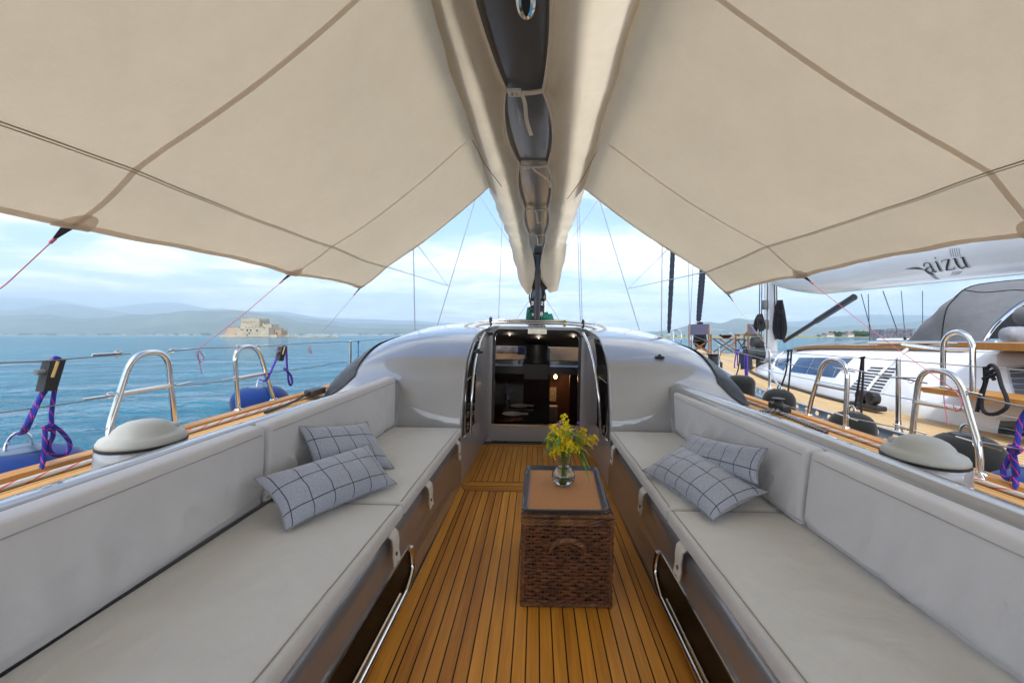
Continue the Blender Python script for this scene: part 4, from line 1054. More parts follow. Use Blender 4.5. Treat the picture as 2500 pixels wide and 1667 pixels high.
# =================================================================== AWNING
YF = 4.0
awning = thing('awning', 'beige canvas awning spread in two sloping panels over the cockpit, tied to the lifelines', 'awning', (0, 0, 2.4))
Y0A = -1.8
XS, ZS = {}, {}
for sd in (-1, 1):
    # boom side edge, long seam and outer edge measured at the front edge
    PT = {-1: ((1113, 440), (893, 615), (828, 662)), 1: ((1353, 443), (1614, 626), (1671, 677))}[sd]
    a, s_, o_ = [by(px, py, YF) for px, py in PT]
    scal = {-1: ((165+24, 519), (668, 634)), 1: ((2332, 545), (1853, 636))}[sd]
    PATCHY = [1.47, 3.0]
    def asheet(u, v, lift=0., sd=sd, a=a, s_=s_, o_=o_):
        # u 0 at the boom, 1 at the outer edge; v fore and aft
        y = lerp(Y0A, YF, v)
        us = .68
        pts = [V(a.x, 0, a.z), V(s_.x, 0, s_.z), V(o_.x, 0, o_.z)]
        # aft the sheet keeps the same section
        if u < 0: p = lerp(pts[0], pts[1], u/us); sag = 0
        elif u < us: t = u/us; p = lerp(pts[0], pts[1], t); sag = -.035*sin(pi*t)
        else: t = (u-us)/(1-us); p = lerp(pts[1], pts[2], t); sag = -.012*sin(pi*t)
        # between the patches the cloth sags and its free edge is hollowed
        ph = [(-1.8), (.0), (1.47), (2.92), (4.0)]
        for y0, y1 in zip(ph, ph[1:]):
            if y0 <= y <= y1: k = sin(pi*(y-y0)/(y1-y0)); break
        hol = (.022 if sd < 0 else .028)*k*max(0, (u-us)/(1-us))**1.5
        sag -= .018*k*sin(pi*max(0, min(1, u*1.2)))
        hollow_front = .05*sin(pi*max(0, u))*max(0, (v-.7)/.3)**2
        ripple = .010*max(0, u)**2*mnoise.noise(V(u*2+sd*4, v*22+u*3, 5)) + .004*mnoise.noise(V(u*3+sd*4, v*7, 1)) + .0025*mnoise.noise(V(u*9, v*24, sd*3))
        d = (pts[2]-pts[1]).normalized()
        sag += (interp([(1.2, .07), (1.47, .065), (2.93, .05), (4, 0)], y) if sd > 0 else interp([(1.2, .03), (1.47, .028), (2.93, .008), (4, 0)], y))*max(0, min(1, u/us))
        q_ = V(p.x, y - hollow_front, p.z+sag+ripple) - d*hol
        return q_ + V(0, 0, -lift)
    def UA(x): return x
    m = MB(); m.grid(lambda u, v: asheet(u*1.09-.09, v), 50, 70, flip=sd < 0, uvfn=lambda u, v: (u*1.4, v*5.8))
    pan = part('canopy_panel', m, awn, awning, ang=80)
    def ribbon(f0, w, n=60, lift=.004):
        # f0(t) -> (u, v); w half width in metres
        m = MB()
        def rf_(a_, t):
            u, v = f0(t); u2, v2 = f0(min(1, t+.01)); u1, v1 = f0(max(0, t-.01))
            du, dv = (u2-u1)*1.4, (v2-v1)*5.8; L_ = math.hypot(du, dv); nx, ny = -dv/L_, du/L_
            k = (a_-.5)*2*w; return asheet(min(1, max(0, u+nx*k/1.4)), min(1, max(0, v+ny*k/5.8)), lift)
        m.grid(rf_, 2, n); return m
    vv = lambda y: (y-Y0A)/(YF-Y0A)
    for yy in (-.1, 1.47, 2.90):
        o = part('batten_strap', ribbon(lambda t: (lerp(0.0, .985, t), vv(yy + (.04 if yy == 1.47 else -.04)*max(0, t-.6)/.4)), .0115 if yy < 2 else .009), awn_dbl, awning); o.parent = pan
    for du in (-.004, .004):
        o = part('long_seam', ribbon(lambda t: (.68+du, t), .0028, 80, .005), pm('seam_brown', (.46,.38,.28), .9), awning); o.parent = pan
    o = part('edge_hem', ribbon(lambda t: (.982, t), .025, 90, .003), awn_dbl, awning); o.parent = pan
    o = part('front_hem', ribbon(lambda t: (t, .9965), .018, 60, .003), awn_dbl, awning); o.parent = pan
    for yy in (1.51, 2.86):      # half-oval reinforcement patches
        m = MB(); L_, Wd = (.062, .050) if yy < 2 else (.075, .045)
        def pf(u, v):
            a_ = pi*u; return asheet(1 - Wd*sin(a_)*v/.5, vv(yy + L_*cos(a_)*v) , .007)
        m.grid(pf, 24, 8)
        o = part('corner_patch', m, awn_dbl, awning); o.parent = pan
    m = MB(); m.poly([asheet(.93, vv(3.995), .007), asheet(1, vv(3.995), .007), asheet(1, vv(3.82), .007)]); o = part('corner_patch', m, awn_dbl, awning); o.parent = pan
    m = MB()
    m.grid(lambda u, v: asheet(lerp(.40, .52, u), lerp(.9985, .9985-.010*sin(pi*u), v), .007), 10, 3); o = part('corner_patch', m, awn_dbl, awning); o.parent = pan
    # tie cords
    def cord(pts, r=.0042, mat=rope_pink): mm = MB(); mm.tube(pts, r, 6); return part('guy_line', mm, mat, awning)
    if sd < 0:
        E = [(1.51, (-90, 733), -1.925), (2.86, (455, 802), -1.91), (3.99, (711, 793), -1.88)]
        tails = [((455, 802), [(452, 815), (462, 832), (468, 822), (458, 806), (456, 822), (464, 858)]), ((711, 793), [(708, 800), (716, 812), (712, 796), (709, 815)])]
    else:
        E = [(1.51, (2560, 770), 1.915), (2.86, (2188, 893), 1.915), (3.99, (1790, 828), 1.88)]
        tails = [((2184, 895), [(2168, 905), (2175, 960), (2178, 975)]), ((2184, 895), [(2200, 905), (2210, 930), (2195, 945), (2190, 930)])]
    for yy, (px, py), xx in E:
        p0 = asheet(1.0, vv(yy)); p1 = bx(px, py, xx); k = p0 + (p1-p0).normalized()*.065
        mm = MB(); dv = (p1-p0).normalized(); sdv = V(0, 1, 0)*.02
        mm.poly([p0+sdv, p0-sdv, k-sdv*.25, k+sdv*.25]); mm.poly([p0+sdv+V(0,0,.004), k+sdv*.25+V(0,0,.004), k-sdv*.25+V(0,0,.004), p0-sdv+V(0,0,.004)])
        part('corner_strap', mm, pm('navy_webbing', (.03,.035,.06), .8), awning)
        cord([k, lerp(k, p1, .5)+V(0,0,-.012), p1], .0019 if yy < 3.5 else .0017, rope_pink if yy < 3.5 else rope_grey)
        mm = MB()
        for j in range(3): mm.ball(k+dv*.008*j, .006, 6, 5)
        part('guy_knot', mm, rope_pink, awning)
    for (p, tl), xx in zip(tails, (-1.91, -1.88) if sd < 0 else (1.90, 1.90)):
        cord(spline([bx(*p, xx)] + [bx(*t_, xx) for t_ in tl], 6), .0022)
    # line from the seam end to the shroud, and thin hanger from the front hem
    if sd < 0: pp = [(asheet(.68, 1), by(1029, 656, 7.4))]; hang = ((1030, 512), (1029, 656))
    else: pp = [(asheet(.68, 1), by(1442, 663, 7.4))]; hang = ((1450, 518), (1443, 663))
    for a_, b_ in pp: cord([a_, b_], .004, wire_m)
    cord([asheet(.46, .9985), by(*hang[1], 7.4)], .0028, wire_m)
# =================================================================== SAIL COVER
cover = thing('sail_cover', 'beige canvas sail bag wrapped round the boom and laced below with straps', 'sail cover', (0, 2, 2.4))
STR = [-1.4, -.3, .9, 2.14, 3.1, 4.2, 5.3, 7.0]
def gap(y):
    for a_, b_ in zip(STR, STR[1:]):
        if a_ <= y <= b_:
            t = (y-a_)/(b_-a_); g0 = interp([(0, .085), (2.1, .085), (3.1, .092), (4.2, .105), (5.3, .095), (7, .04)], y); return g0 + interp([(0, .05), (2.8, .045), (4, .03), (6, .03), (7, .01)], y)*sin(pi*t)**.8
    return .07
def csec(y, sd):
    zb_ = boomz(y); g = gap(y); dr = max(0, (y-6.1)/1.35)
    dr = dr*dr*(3-2*dr) if dr < 1 else 1
    w = lerp(.455, .40, min(1, max(0, (y-5)/2.4)))
    P = [(g, -.012), (g+.03, -.02), (.23, .0), (.34, .045), (w-.03, .14), (w, .30), (w-.005, .48), (w-.02, .66), (w-.04, .80), (w-.06, .9)]
    if dr > 0:   # the cloth droops to a skirt before the mast
        Q = [(.03, -.30), (.06, -.42), (.10, -.56), (.19, -.50), (.29, -.33), (.36, -.05), (.40, .20), (.38, .50), (.36, .7), (.34, .85)]
        if sd > 0: Q = [(.05, -.28), (.10, -.40), (.20, -.52), (.30, -.50), (.36, -.36), (.41, -.08), (.43, .20), (.40, .50), (.38, .7), (.36, .85)]
        P = [(lerp(a[0], b[0], dr), lerp(a[1], b[1], dr)) for a, b in zip(P, Q)]
    gx = interp([(0, -.08), (1.5, -.075), (2.1, -.04), (3.1, -.012), (4.2, 0)], y)
    return [V(boomx(y)+sd*x+gx*max(0, 1-i/3.5), y, zb_+z) for i, (x, z) in enumerate(P)]
for sd in (-1, 1):
    m = MB(); ys = [-2.6 + 9.95*k/170 for k in range(171)]
    base = len(m.v); NS = 40; rowsv = []
    for y in ys:
        P = csec(y, sd); sp = []
        for k in range(NS+1):
            t = k/NS*(len(P)-1)*.999999; i = int(t); f = t-i; p0, p1, p2, p3 = P[max(0,i-1)], P[i], P[i+1], P[min(len(P)-1,i+2)]
            sp.append(.5*((2*p1)+(p2-p0)*f+(2*p0-5*p1+4*p2-p3)*f*f+(3*p1-p0-3*p2+p3)*f**3))
        row = []
        for k, p in enumerate(sp):
            e = min(1, k/6); fw_ = 1 + max(0, (y-3.5))*.55
            st = min(abs(y-s) for s in STR)
            # creases running out from the straps
            cr = mnoise.noise(V((y*2.2 - k*.14)*1.5+sd*9, k*.11, sd))*.011*fw_ + mnoise.noise(V((y*3.0 + k*.05)*2.0, k*.30, sd*5))*.006*fw_ + .012*math.exp(-(st/.12)**2)*sin(k*.5+y*3)*(k < 20)
            nrm = V(sd*.7, 0, -.7) if k < 16 else V(sd, 0, .2)
            row.append(m.vert(p + nrm*cr*e))
        rowsv.append(row)
    for j in range(len(ys)-1):
        for k in range(NS):
            f = (rowsv[j][k], rowsv[j][k+1], rowsv[j+1][k+1], rowsv[j+1][k]); m.face(f[::-1] if sd > 0 else f, [(k*.04, ys[j]), (k*.04+.04, ys[j]), (k*.04+.04, ys[j+1]), (k*.04, ys[j+1])])
    pn = part('cover_panel', m, coverm, cover, ang=80)
    mm = MB(); mm.tube([csec(y, sd)[0]+V(0,0,-.002) for y in ys], .0075, 6); o = part('edge_tape', mm, webbing, cover); o.parent = pn
    mm = MB(); pth = []
    for k in range(40):
        y = lerp(2.0, 3.6, k/39) if sd < 0 else lerp(1.9, 3.9, k/39); P = csec(y, sd); t = lerp(6.2 if sd > 0 else 5.6, 2.2, k/39); i = int(t); q_ = lerp(P[i], P[i+1], t-i); pth.append(q_+V(sd*.014, 0, -.014))
    mm.tube(pth, .0028, 5); o = part('lazy_line', mm, pm('thin_brown_cord', (.20,.15,.12), .8), cover); o.parent = pn
for i, y in enumerate(STR[:-1]):
    a_, b_ = csec(y, -1)[0], csec(y, 1)[0]; m = MB(); w = .020 if y < 3.5 else .010
    def sf(u, v): return lerp(a_, b_, u) + V(0, (v-.5)*2*w, -.006-.012*sin(pi*u))
    m.grid(sf, 10, 2); m.grid(lambda u, v: sf(u, v)+V(0,0,.004), 10, 2, flip=True)
    st = part('strap', m, webbing, cover)
    m = MB(); c = lerp(a_, b_, .24)
    L_ = .03 if y < 2.5 else .02
    for yy in (-1, 1): m.box(c+V(-L_, yy*.021-.005, -.022), c+V(L_, yy*.021+.005, -.008))
    m.box(c+V(-L_, -.02, -.022), c+V(-L_*.5, .02, -.008)); m.box(c+V(L_*.5, -.02, -.022), c+V(L_, .02, -.008)); m.box(c+V(-.006,-.02,-.022), c+V(.006,.02,-.008))
    o = part('buckle', m, pm('white_buckle', (.70,.69,.66), .35), cover); o.parent = st
    m = MB(); tail = spline([lerp(a_, b_, .42)+V(0,0,-.014), lerp(a_, b_, .52)+V(.0,.03,-.05), lerp(a_, b_, .55)+V(.005,.02,-.13), lerp(a_, b_, .66)+V(.01,.0,-.21 if y < 3 else -.12)], 6)
    if i == 4: tail = spline([lerp(a_, b_, .42)+V(0,0,-.014), lerp(a_, b_, .65)+V(0,.0,-.05), lerp(a_, b_, 1.0)+V(.01,.0,-.10), lerp(a_, b_, 1.1)+V(.01,.0,-.15)], 6)
    for p0, p1 in zip(tail, tail[1:]): m.poly([p0+V(-.009,.004,0), p0+V(.009,-.004,0), p1+V(.009,-.004,0), p1+V(-.009,.004,0)])
    o = part('strap_tail', m, webbing, cover); o.parent = st
# dark sheet standing in for the dark opening in the drooping front end
m = MB(); m.grid(lambda u, v: V(.02+.24*cos(pi*u)*(1-.3*v), 7.28-.05*v, lerp(2.05, 1.80, v)+.03*sin(u*17)), 24, 6)
part('dark_fill', m, pm('cover_opening_dark', (.06,.05,.045), .9), cover)

# =================================================================== ROPES AND SMALL GEAR ON OUR YACHT
def bundle(name, px, py0, py1, yy, r, mat, label, n=7, wid=.06, frame=None, fn=by, cat='rope', seed=1):
    m = MB(); rb = random.Random(seed); a_, b_ = fn(px, py0, yy), fn(px, py1, yy)
    for k in range(n):
        o = (k/(n-1)-.5)*2*wid; dp = rb.uniform(-.03, .03)
        loop = [a_+V(o*.25, dp*.3, 0), lerp(a_, b_, .35)+V(o, dp, 0), lerp(a_, b_, .75)+V(o*1.25, dp, 0), b_+V(o*.8+r, dp, rb.uniform(0,.05)), lerp(a_, b_, .75)+V(o*1.25+r*2.5, dp+.02, 0), lerp(a_, b_, .35)+V(o+r*2, dp+.02, 0), a_+V(o*.25+r*2, dp*.3, .01)]
        m.tube(spline(loop, 5), r, 6)
    ring = lerp(a_, b_, .28); m.tube([ring+V(wid*.75*cos(t), .03*sin(t), rb.uniform(-.01,.01)) for t in [2*pi*i/18 for i in range(18)]], r*1.3, 6, closed=True)
    m.tube([ring+V(wid*.75*cos(t), .03*sin(t), -r*2.2) for t in [2*pi*i/18 for i in range(18)]], r*1.3, 6, closed=True)
    return solo(name, m, mat, label, cat, frame=frame)
green = pm('green_rope', (.03,.33,.22), .8, 0, .35, 40)
bundle('rope_coil', 1252, 718, 745, MY-.12, .011, green, 'green rope coil hanging at the right of the mast displays', 9, .05, seed=3)
bundle('rope_coil', 1262, 722, 742, MY-.05, .011, green, 'small green rope hank sticking out right of the mast foot', 5, .035, seed=9)
bundle('rope_coil', 1213.5, 706, 745, MY-.12, .011, pm('dark_green_rope', (.02,.20,.14), .8, 0, .4, 40), 'dark green rope hank at the left of the mast displays', 5, .025, seed=4)
m = MB(); rb = random.Random(8)
for k in range(10):
    a_ = by(1222+k*3.0, 662+rb.uniform(-3, 5), MY-.10); b_ = by(1218+k*3.8, 690+rb.uniform(-4, 8), MY-.14); m.tube(spline([a_, lerp(a_, b_, .5)+V(rb.uniform(-.04,.04), -.03, 0), b_], 5), .011, 6)
solo('halyard_tails', m, blackrope, 'black halyards bunched on the mast just above the displays', 'rope')
for px in (1216.5, 1250.5):
    m = MB(); m.ball(by(px, 682.5 if px < 1230 else 683, MY-.14), .022, 12, 8); solo('stopper_ball', m, pm('yellow_ball', (.75,.58,.02), .4), 'small yellow ball at the %s top corner of the mast displays' % ('left' if px < 1230 else 'right'), 'ball')
for sd in (-1, 1):    # jackline along the side deck
    m = MB(); m.tube(spline([V(sd*(edge(y)-.125+.008*sin(y*3)), y, DECK+.012) for y in [-2.5+.3*k for k in range(22)]], 3), .0115, 8); 
    solo('deck_line', m, rope_grey, 'white and red rope stretched along the %s side deck beside the toe rail' % ('left' if sd < 0 else 'right'), 'rope')
m = MB()
for k, (dx, dz) in enumerate(((0, 0), (.035, .005), (-.03, .01))): m.tube(spline([bz(1745+k*6, 945, DECK+.03), bz(1790, 940+k*3, DECK+.03+dz), bz(1815, 955+k*2, DECK+.012), bz(1880+10*k, 985+k*4, DECK+.012)], 8), .010, 7)
solo('sheet_line', m, rope_mat('grey_black_rope', (.30,.30,.31), (.06,.06,.07), 30., .4), 'grey black sheets lying beside the dark side window on the right deck', 'rope')
m = MB(); p = bz(1790, 944, DECK+.02); m.rbox(lambda x, y, z: p+V(x, y, z+.03), (.07, .20, .05), .012, (2,4,1)); m.lathe([(.04,0),(.045,.02),(.03,.03),(.03,.05),(.045,.06),(.0,.062)], p+V(0,.02,.03), 14)
solo('sheet_block', m, black_m, 'black deck block beside the dark side window on the right deck', 'block')
m = MB(); p = bz(724, 908, DECK+.02); m.rbox(lambda x, y, z: p+V(x, y, z+.03), (.08, .20, .05), .012, (2,4,1)); m.tube(spline([p+V(0,-.1,.04), p+V(-.02,-.3,.0), p+V(-.03,-.6,-.008)], 6), .010, 6)
solo('sheet_block', m, black_m, 'black deck block beside the dark side window on the left deck', 'block')
# fenders
def fender(px, pytop, x, r, hgt, mat, label, cap=True, flat=.55):
    top = bx(px, pytop, x); c = V(top.x, top.y, top.z)
    f = thing('fender', label, 'fender', V(c.x, c.y, c.z-hgt), group=None)
    m = MB(); pr = [(.001, 0)] + [(r*.34*1.0, 0)] + [(r*(.34+.66*sin(pi/2*k/8)), -r*flat*(1-cos(pi/2*k/8))) for k in range(1, 9)] + [(r, -hgt*.6)] + [(r*cos(pi/2*k/6), -hgt*.6 - (hgt*.4)*sin(pi/2*k/6)) for k in range(1, 7)]
    m.lathe([(max(a, .001), z) for a, z in reversed(pr)], c, 36); part('cover', m, mat, f, ang=70)
    if cap:
        m = MB(); m.lathe([(r*.40, -.010), (r*.40, .004), (r*.34, .008), (.001, .010)], c, 24); part('top_cap', m, pm('blue_grey_cap', (.10,.15,.22), .6) if mat is blue_cloth else black_m, f)
        m = MB(); m.tube([c+V(0, r*.22*cos(pi*k/12), .005+r*.30*sin(pi*k/12)) for k in range(13)], .006, 6); part('ring', m, chrome, f)
    return f, c
fa, ca = fender(44, 1033, -2.17, .235, .62, blue_cloth, 'big blue cloth covered fender at the left picture edge below the red blue rope')
fb, cb = fender(598, 888, -2.12, .20, .55, blue_cloth, 'blue cloth covered fender beyond the second steel hoop on the left side')
def hanger(P, x, label, sc=1.):
    m = MB(); A = [bx(px, py, x) for px, py in P]; n_ = V(.016*sc, .0, 0)
    m.hexa([A[0]-n_, A[1]-n_, A[1]+n_, A[0]+n_, A[3]-n_, A[2]-n_, A[2]+n_, A[3]+n_])
    h = solo('fender_hanger', m, black_m, label, 'hanger'); 
    m = MB(); p = (A[0]+A[3])/2; m.tube([lerp(A[0], A[3], .65)-V(0,.0,0), lerp(A[0], A[3], .65)-V(0,.03*sc,0)], .010*sc, 10); part('knob', m, pm('grey_knob', (.2,.21,.22), .5), h)
    m = MB(); a_, b_ = lerp(lerp(A[0],A[1],.35), lerp(A[3],A[2],.35), .45), lerp(lerp(A[0],A[1],.45), lerp(A[3],A[2],.45), .97); m.tube([a_+V(.018*sc,0,0), b_+V(.018*sc,0,0)], .006*sc, 6); part('elastic_loop', m, pm('tan_elastic', (.45,.32,.12), .7), h)
hanger([(90, 899), (122, 896), (143, 826), (106, 829)], -1.925, 'black fender hanger clipped on the lifeline near the left picture edge')
hanger([(636, 828), (646, 829), (655, 795), (643, 796)], -1.89, 'black fender hanger on the lifeline right of the second left hoop')
def ropething(paths, r, mat, label, fn=bx, seg=8, frame=None):
    m = MB()
    for p in paths: m.tube(spline(p, 6), r, seg)
    return solo('fender_rope', m, mat, label, 'rope', frame=frame)
xx = -1.93
def L3(pts, x): return [bx(px, py, x) for px, py in pts]
ropething([[ca+V(0,0,.07)] + L3([(55, 985), (82, 930), (100, 896), (112, 850), (122, 824), (134, 823), (136, 832), (128, 880), (119, 940), (118, 975)], xx),
           [ca+V(0,.01,.07)] + L3([(62, 985), (88, 925), (104, 898)], xx),
           L3([(100, 985), (106, 982), (118, 975), (126, 980), (140, 990), (158, 1012), (160, 1030), (148, 1044), (130, 1046), (116, 1038), (112, 1022), (122, 1000), (120, 985), (110, 978)], xx),
           L3([(104, 985), (103, 1010), (100, 1050), (92, 1085), (70, 1120), (62, 1135)], xx),
           L3([(100, 984), (112, 977), (124, 978), (116, 986), (104, 982)], xx)], .0080, rope_blue, 'blue and red rope looped over the black hanger above the big blue fender')
ropething([[cb+V(0,0,.06)] + L3([(612, 872), (630, 835), (640, 812), (648, 797), (656, 797), (658, 815), (660, 850), (668, 862), (671, 878), (667, 884), (662, 872), (661, 855), (652, 846)], -1.90)], .008, rope_purple, 'purple rope from the hanger to the smaller blue fender on the left')
xx = 1.925
ropething([L3([(2352+18, 930), (2345, 965), (2337, 1010), (2330, 1035)], xx), L3([(2330, 1035), (2318, 1052), (2306, 1075), (2306, 1092), (2318, 1100), (2330, 1095), (2336, 1080), (2330, 1055), (2328, 1038)], xx),
           L3([(2318, 1030), (2330, 1024), (2342, 1030), (2336, 1038), (2322, 1036), (2318, 1030)], xx), L3([(2326, 1040), (2331, 1080), (2334, 1120), (2337, 1146)], xx), L3([(2316, 1024), (2332, 1035), (2345, 1034)], xx)], .0100, rope_blue, 'blue and red rope knotted on the lower lifeline at the right picture edge')
fc, cc = fender(1957, 948, 2.22, .150, .60, black_cloth, 'black fender between the yachts beside the far hoop on the right', flat=.75)
fd, cd = fender(2220, 999, 2.24, .168, .62, black_cloth, 'largest black fender between the yachts, behind the right winch cover', flat=.75)
fe, ce = fender(1790, 895, 2.26, .14, .58, black_cloth, 'black fender between the yachts beside the dark window flank', flat=.75)
ff, cf_ = fender(1702, 862, 2.30, .15, .5, black_cloth, 'black fender half hidden beyond the top of the dark right window', cap=False)
fg, cg = fender(2395, 1092, 2.2, .20, .6, blue_cloth, 'blue fender cut by the right picture edge below the knotted rope', cap=False)
# =================================================================== NEIGHBOUR YACHT
nb = thing('sailing_yacht', 'white sailing yacht with pale teak decks and white boom moored alongside on the right', 'yacht', (5.6, 3, 0), WORLD)
NE = [(-9, 3.0), (-4, 2.72), (0, 2.6), (3, 2.60), (4.6, 2.68), (6.3, 2.98), (9, 3.6), (13, 4.5), (18.5, 5.52)]
ND = [(-9, 1.42), (6, 1.42), (9, 1.48), (13.5, 1.56), (18.5, 1.72)]
NCX = 5.6
def ne(y): return smooth_interp(NE, y)
def nd(y): return smooth_interp(ND, y)
m = MB()
def nh(u, v):
    y = lerp(-9, 18.5, v); hw = NCX-ne(y); a = (u-.5)*2; t = abs(a)
    return V(NCX+math.copysign(hw*(t**.35 if t else 0), a), y, nd(y)-.01-2.1*(1-t**2.4)**.8 if t < 1 else nd(y)-.01)
m.grid(nh, 28, 50); part('hull', m, white_gel, nb)
m = MB()
ys = [-9+.5*k for k in range(56)]
for y0, y1 in zip(ys, ys[1:]):
    for sd in (-1, 1):
        p = [V(NCX+sd*(NCX-ne(y0)), y0, nd(y0)), V(NCX, y0, nd(y0)+.03), V(NCX, y1, nd(y1)+.03), V(NCX+sd*(NCX-ne(y1)), y1, nd(y1))]
        t = [(q.x - ne(q.y) if sd < 0 else q.x, q.y) for q in p]
        if sd > 0: p.reverse(); t.reverse()
        m.poly(p, t)
part('deck', m, teak_pale, nb, smooth=False)
# perforated alloy toe rail
alloy = pm('anodised_alloy', (.58,.60,.63), .35, .7, .05, 12)
m = MB(); seg_ = .20
yq = -4.0
while yq < 17:
    y0, y1 = yq, yq+seg_; x0, x1 = ne(y0), ne(y1); z0, z1 = nd(y0)+.004, nd(y1)+.004; h_ = .085
    def P(s, t, off=0): return V(lerp(x0, x1, s)+off, lerp(y0, y1, s), lerp(z0, z1, s)+t*h_)
    hole = [(.5+.17*cos(a), .5+.27*sin(a)) for a in [2*pi*k/16+pi/16 for k in range(16)]]
    rim = []
    for a in [2*pi*k/16+pi/16 for k in range(16)]:
        k = max(abs(cos(a)), abs(sin(a))); rim.append((.5+.5*cos(a)/k, .5+.5*sin(a)/k))
    if yq < 9:
        for k in range(16):
            k2 = (k+1) % 16
            m.poly([P(*hole[k]), P(*rim[k]), P(*rim[k2]), P(*hole[k2])]); m.poly([P(*hole[k2], .006), P(*rim[k2], .006), P(*rim[k], .006), P(*hole[k], .006)]); m.poly([P(*hole[k]), P(*hole[k2]), P(*hole[k2], .006), P(*hole[k], .006)])
    else: m.poly([P(0,0), P(1,0), P(1,1), P(0,1)])
    m.poly([P(0,1,-.012), P(1,1,-.012), P(1,1,.02), P(0,1,.02)]); m.poly([P(0,1,-.012), P(0,.85,-.012), P(1,.85,-.012), P(1,1,-.012)])
    m.poly([P(0,0,-.05), P(1,0,-.05), P(1,0,.03), P(0,0,.03)])
    yq += seg_
part('toe_rail', m, alloy, nb, smooth=False)
# ---- cabin
XB = [(-5, 3.62), (3.9, 3.62), (5.05, 3.60), (6.3, 3.74), (8, 4.02), (9, 4.32), (9.7, 4.75), (10.0, 5.1)]
XT = [(-5, 4.02), (4, 4.02), (6.4, 4.12), (7.5, 4.28), (9, 4.68), (9.7, 5.0), (10.0, 5.15)]
ZTT = [(-5, 2.10), (0, 2.09), (4, 2.06), (6.4, 2.01), (7.5, 1.95), (9, 1.76), (9.7, 1.60), (10.0, 1.52)]
def cab(y, w, off=0.):
    b, t, z = smooth_interp(XB, y), smooth_interp(XT, y), smooth_interp(ZTT, y); zb_ = nd(y)+.01
    # w 0..1 up the side (slightly bulged), 1..2 over the roof
    if w <= 1: p = V(lerp(b, t, w**1.5) , y, lerp(zb_, z-.03, w)); n = V(-1, 0, .45).normalized()
    else:
        k = min(1, (w-1)); p = V(lerp(t, NCX, k**1.1), y, z - .03*(1-min(1, k*9))**2 + .09*sin(k*pi/2)); n = V(0, 0, 1)
    return p + n*off
m = MB(); m.grid(lambda u, v: cab(lerp(-5, 10, v), 2*u), 44, 90, flip=True)
def mir(p): return V(2*NCX-p.x, p.y, p.z)
m.grid(lambda u, v: mir(cab(lerp(-5, 10, v), 2*u)), 44, 90)
cabin = part('cabin', m, white_gel, nb, ang=60)
def chit(px, py, off=.004):
    best = None; ylo, yhi, wlo, whi = 1., 10., 0., 1.3
    for it in range(5):
        for i in range(25):
            for j in range(25):
                y = lerp(ylo, yhi, i/24); w = lerp(wlo, whi, j/24); p = cab(y, w, off)
                if p.y < .3: continue
                e = (CX+p.x/p.y*F-px)**2 + (HY-(p.z-2.2)/p.y*F-py)**2
                if best is None or e < best[0]: best = (e, y, w)
        _, y, w = best; dy, dw = (yhi-ylo)/10, (whi-wlo)/10; ylo, yhi, wlo, whi = y-dy, y+dy, max(0, w-dw), w+dw
    return best[1], best[2]
winm = pm('blue_tinted_window', (.008,.045,.13), .12, 0, .1, 2, coat=0., spec=.35)
def csheet(P, mat, name, off=.005, n=8, parent=None):
    C = [chit(*p) for p in P]; m = MB()
    def f(u, v):
        a0, b0 = lerp(C[0][0], C[1][0], u), lerp(C[0][1], C[1][1], u); a1, b1 = lerp(C[3][0], C[2][0], u), lerp(C[3][1], C[2][1], u)
        return cab(lerp(a0, a1, v), lerp(b0, b1, v), off)
    m.grid(f, n, n); o = part(name, m, mat, nb); o.parent = parent or cabin; return o, f
csheet([(1815, 853), (1836, 821), (1870, 821), (1852, 858)], winm, 'window'); csheet([(1853, 858), (1871, 821), (1960, 822), (1917, 867)], winm, 'window')
csheet([(1771, 843), (1790, 823), (1818, 822), (1800, 851)], winm, 'window'); csheet([(1741, 843), (1762, 831), (1786, 823), (1768, 841)], winm, 'window')
g, gf = csheet([(1946, 897), (2004, 839), (2072, 842), (2024, 913)], white_gel, 'vent_frame', .010)
m = MB()
for k in range(9):
    a, b = (k+.35)/9*.92+.03, (k+.85)/9*.92+.03
    m.grid(lambda u, v: gf(lerp(a, b, v), lerp(.05, .95, u)), 10, 1)
for i, v_ in enumerate(m.v): m.v[i] = (v_[0]-.004, v_[1], v_[2]+.002)
o = part('vent_slot', m, pm('vent_dark', (.03,.03,.035), .6), nb); o.parent = g
g, gf = csheet([(2335, 922), (2312, 842), (2420, 830), (2420, 935)], pm('grey_vent', (.45,.47,.50), .4), 'vent_frame', .010)
m = MB()
for k in range(6):
    a, b = (k+.2)/6*.92, (k+.8)/6*.92+.03
    m.grid(lambda u, v: gf(lerp(a, b, v), lerp(.08, .98, u)), 8, 1)
for i, v_ in enumerate(m.v): m.v[i] = (v_[0]-.006, v_[1], v_[2]+.003)
o = part('vent_slot', m, pm('vent_dark2', (.08,.08,.10), .5), nb); o.parent = g
pf_, _ = csheet([(2281, 1003), (2291, 960), (2420, 965), (2420, 1016)], pm('alloy_window_frame', (.65,.67,.70), .3, .4), 'porthole_frame', .008)
o, _ = csheet([(2294, 998), (2300, 967), (2420, 972), (2420, 1010)], darkpanel, 'porthole_glass', .014, parent=pf_)
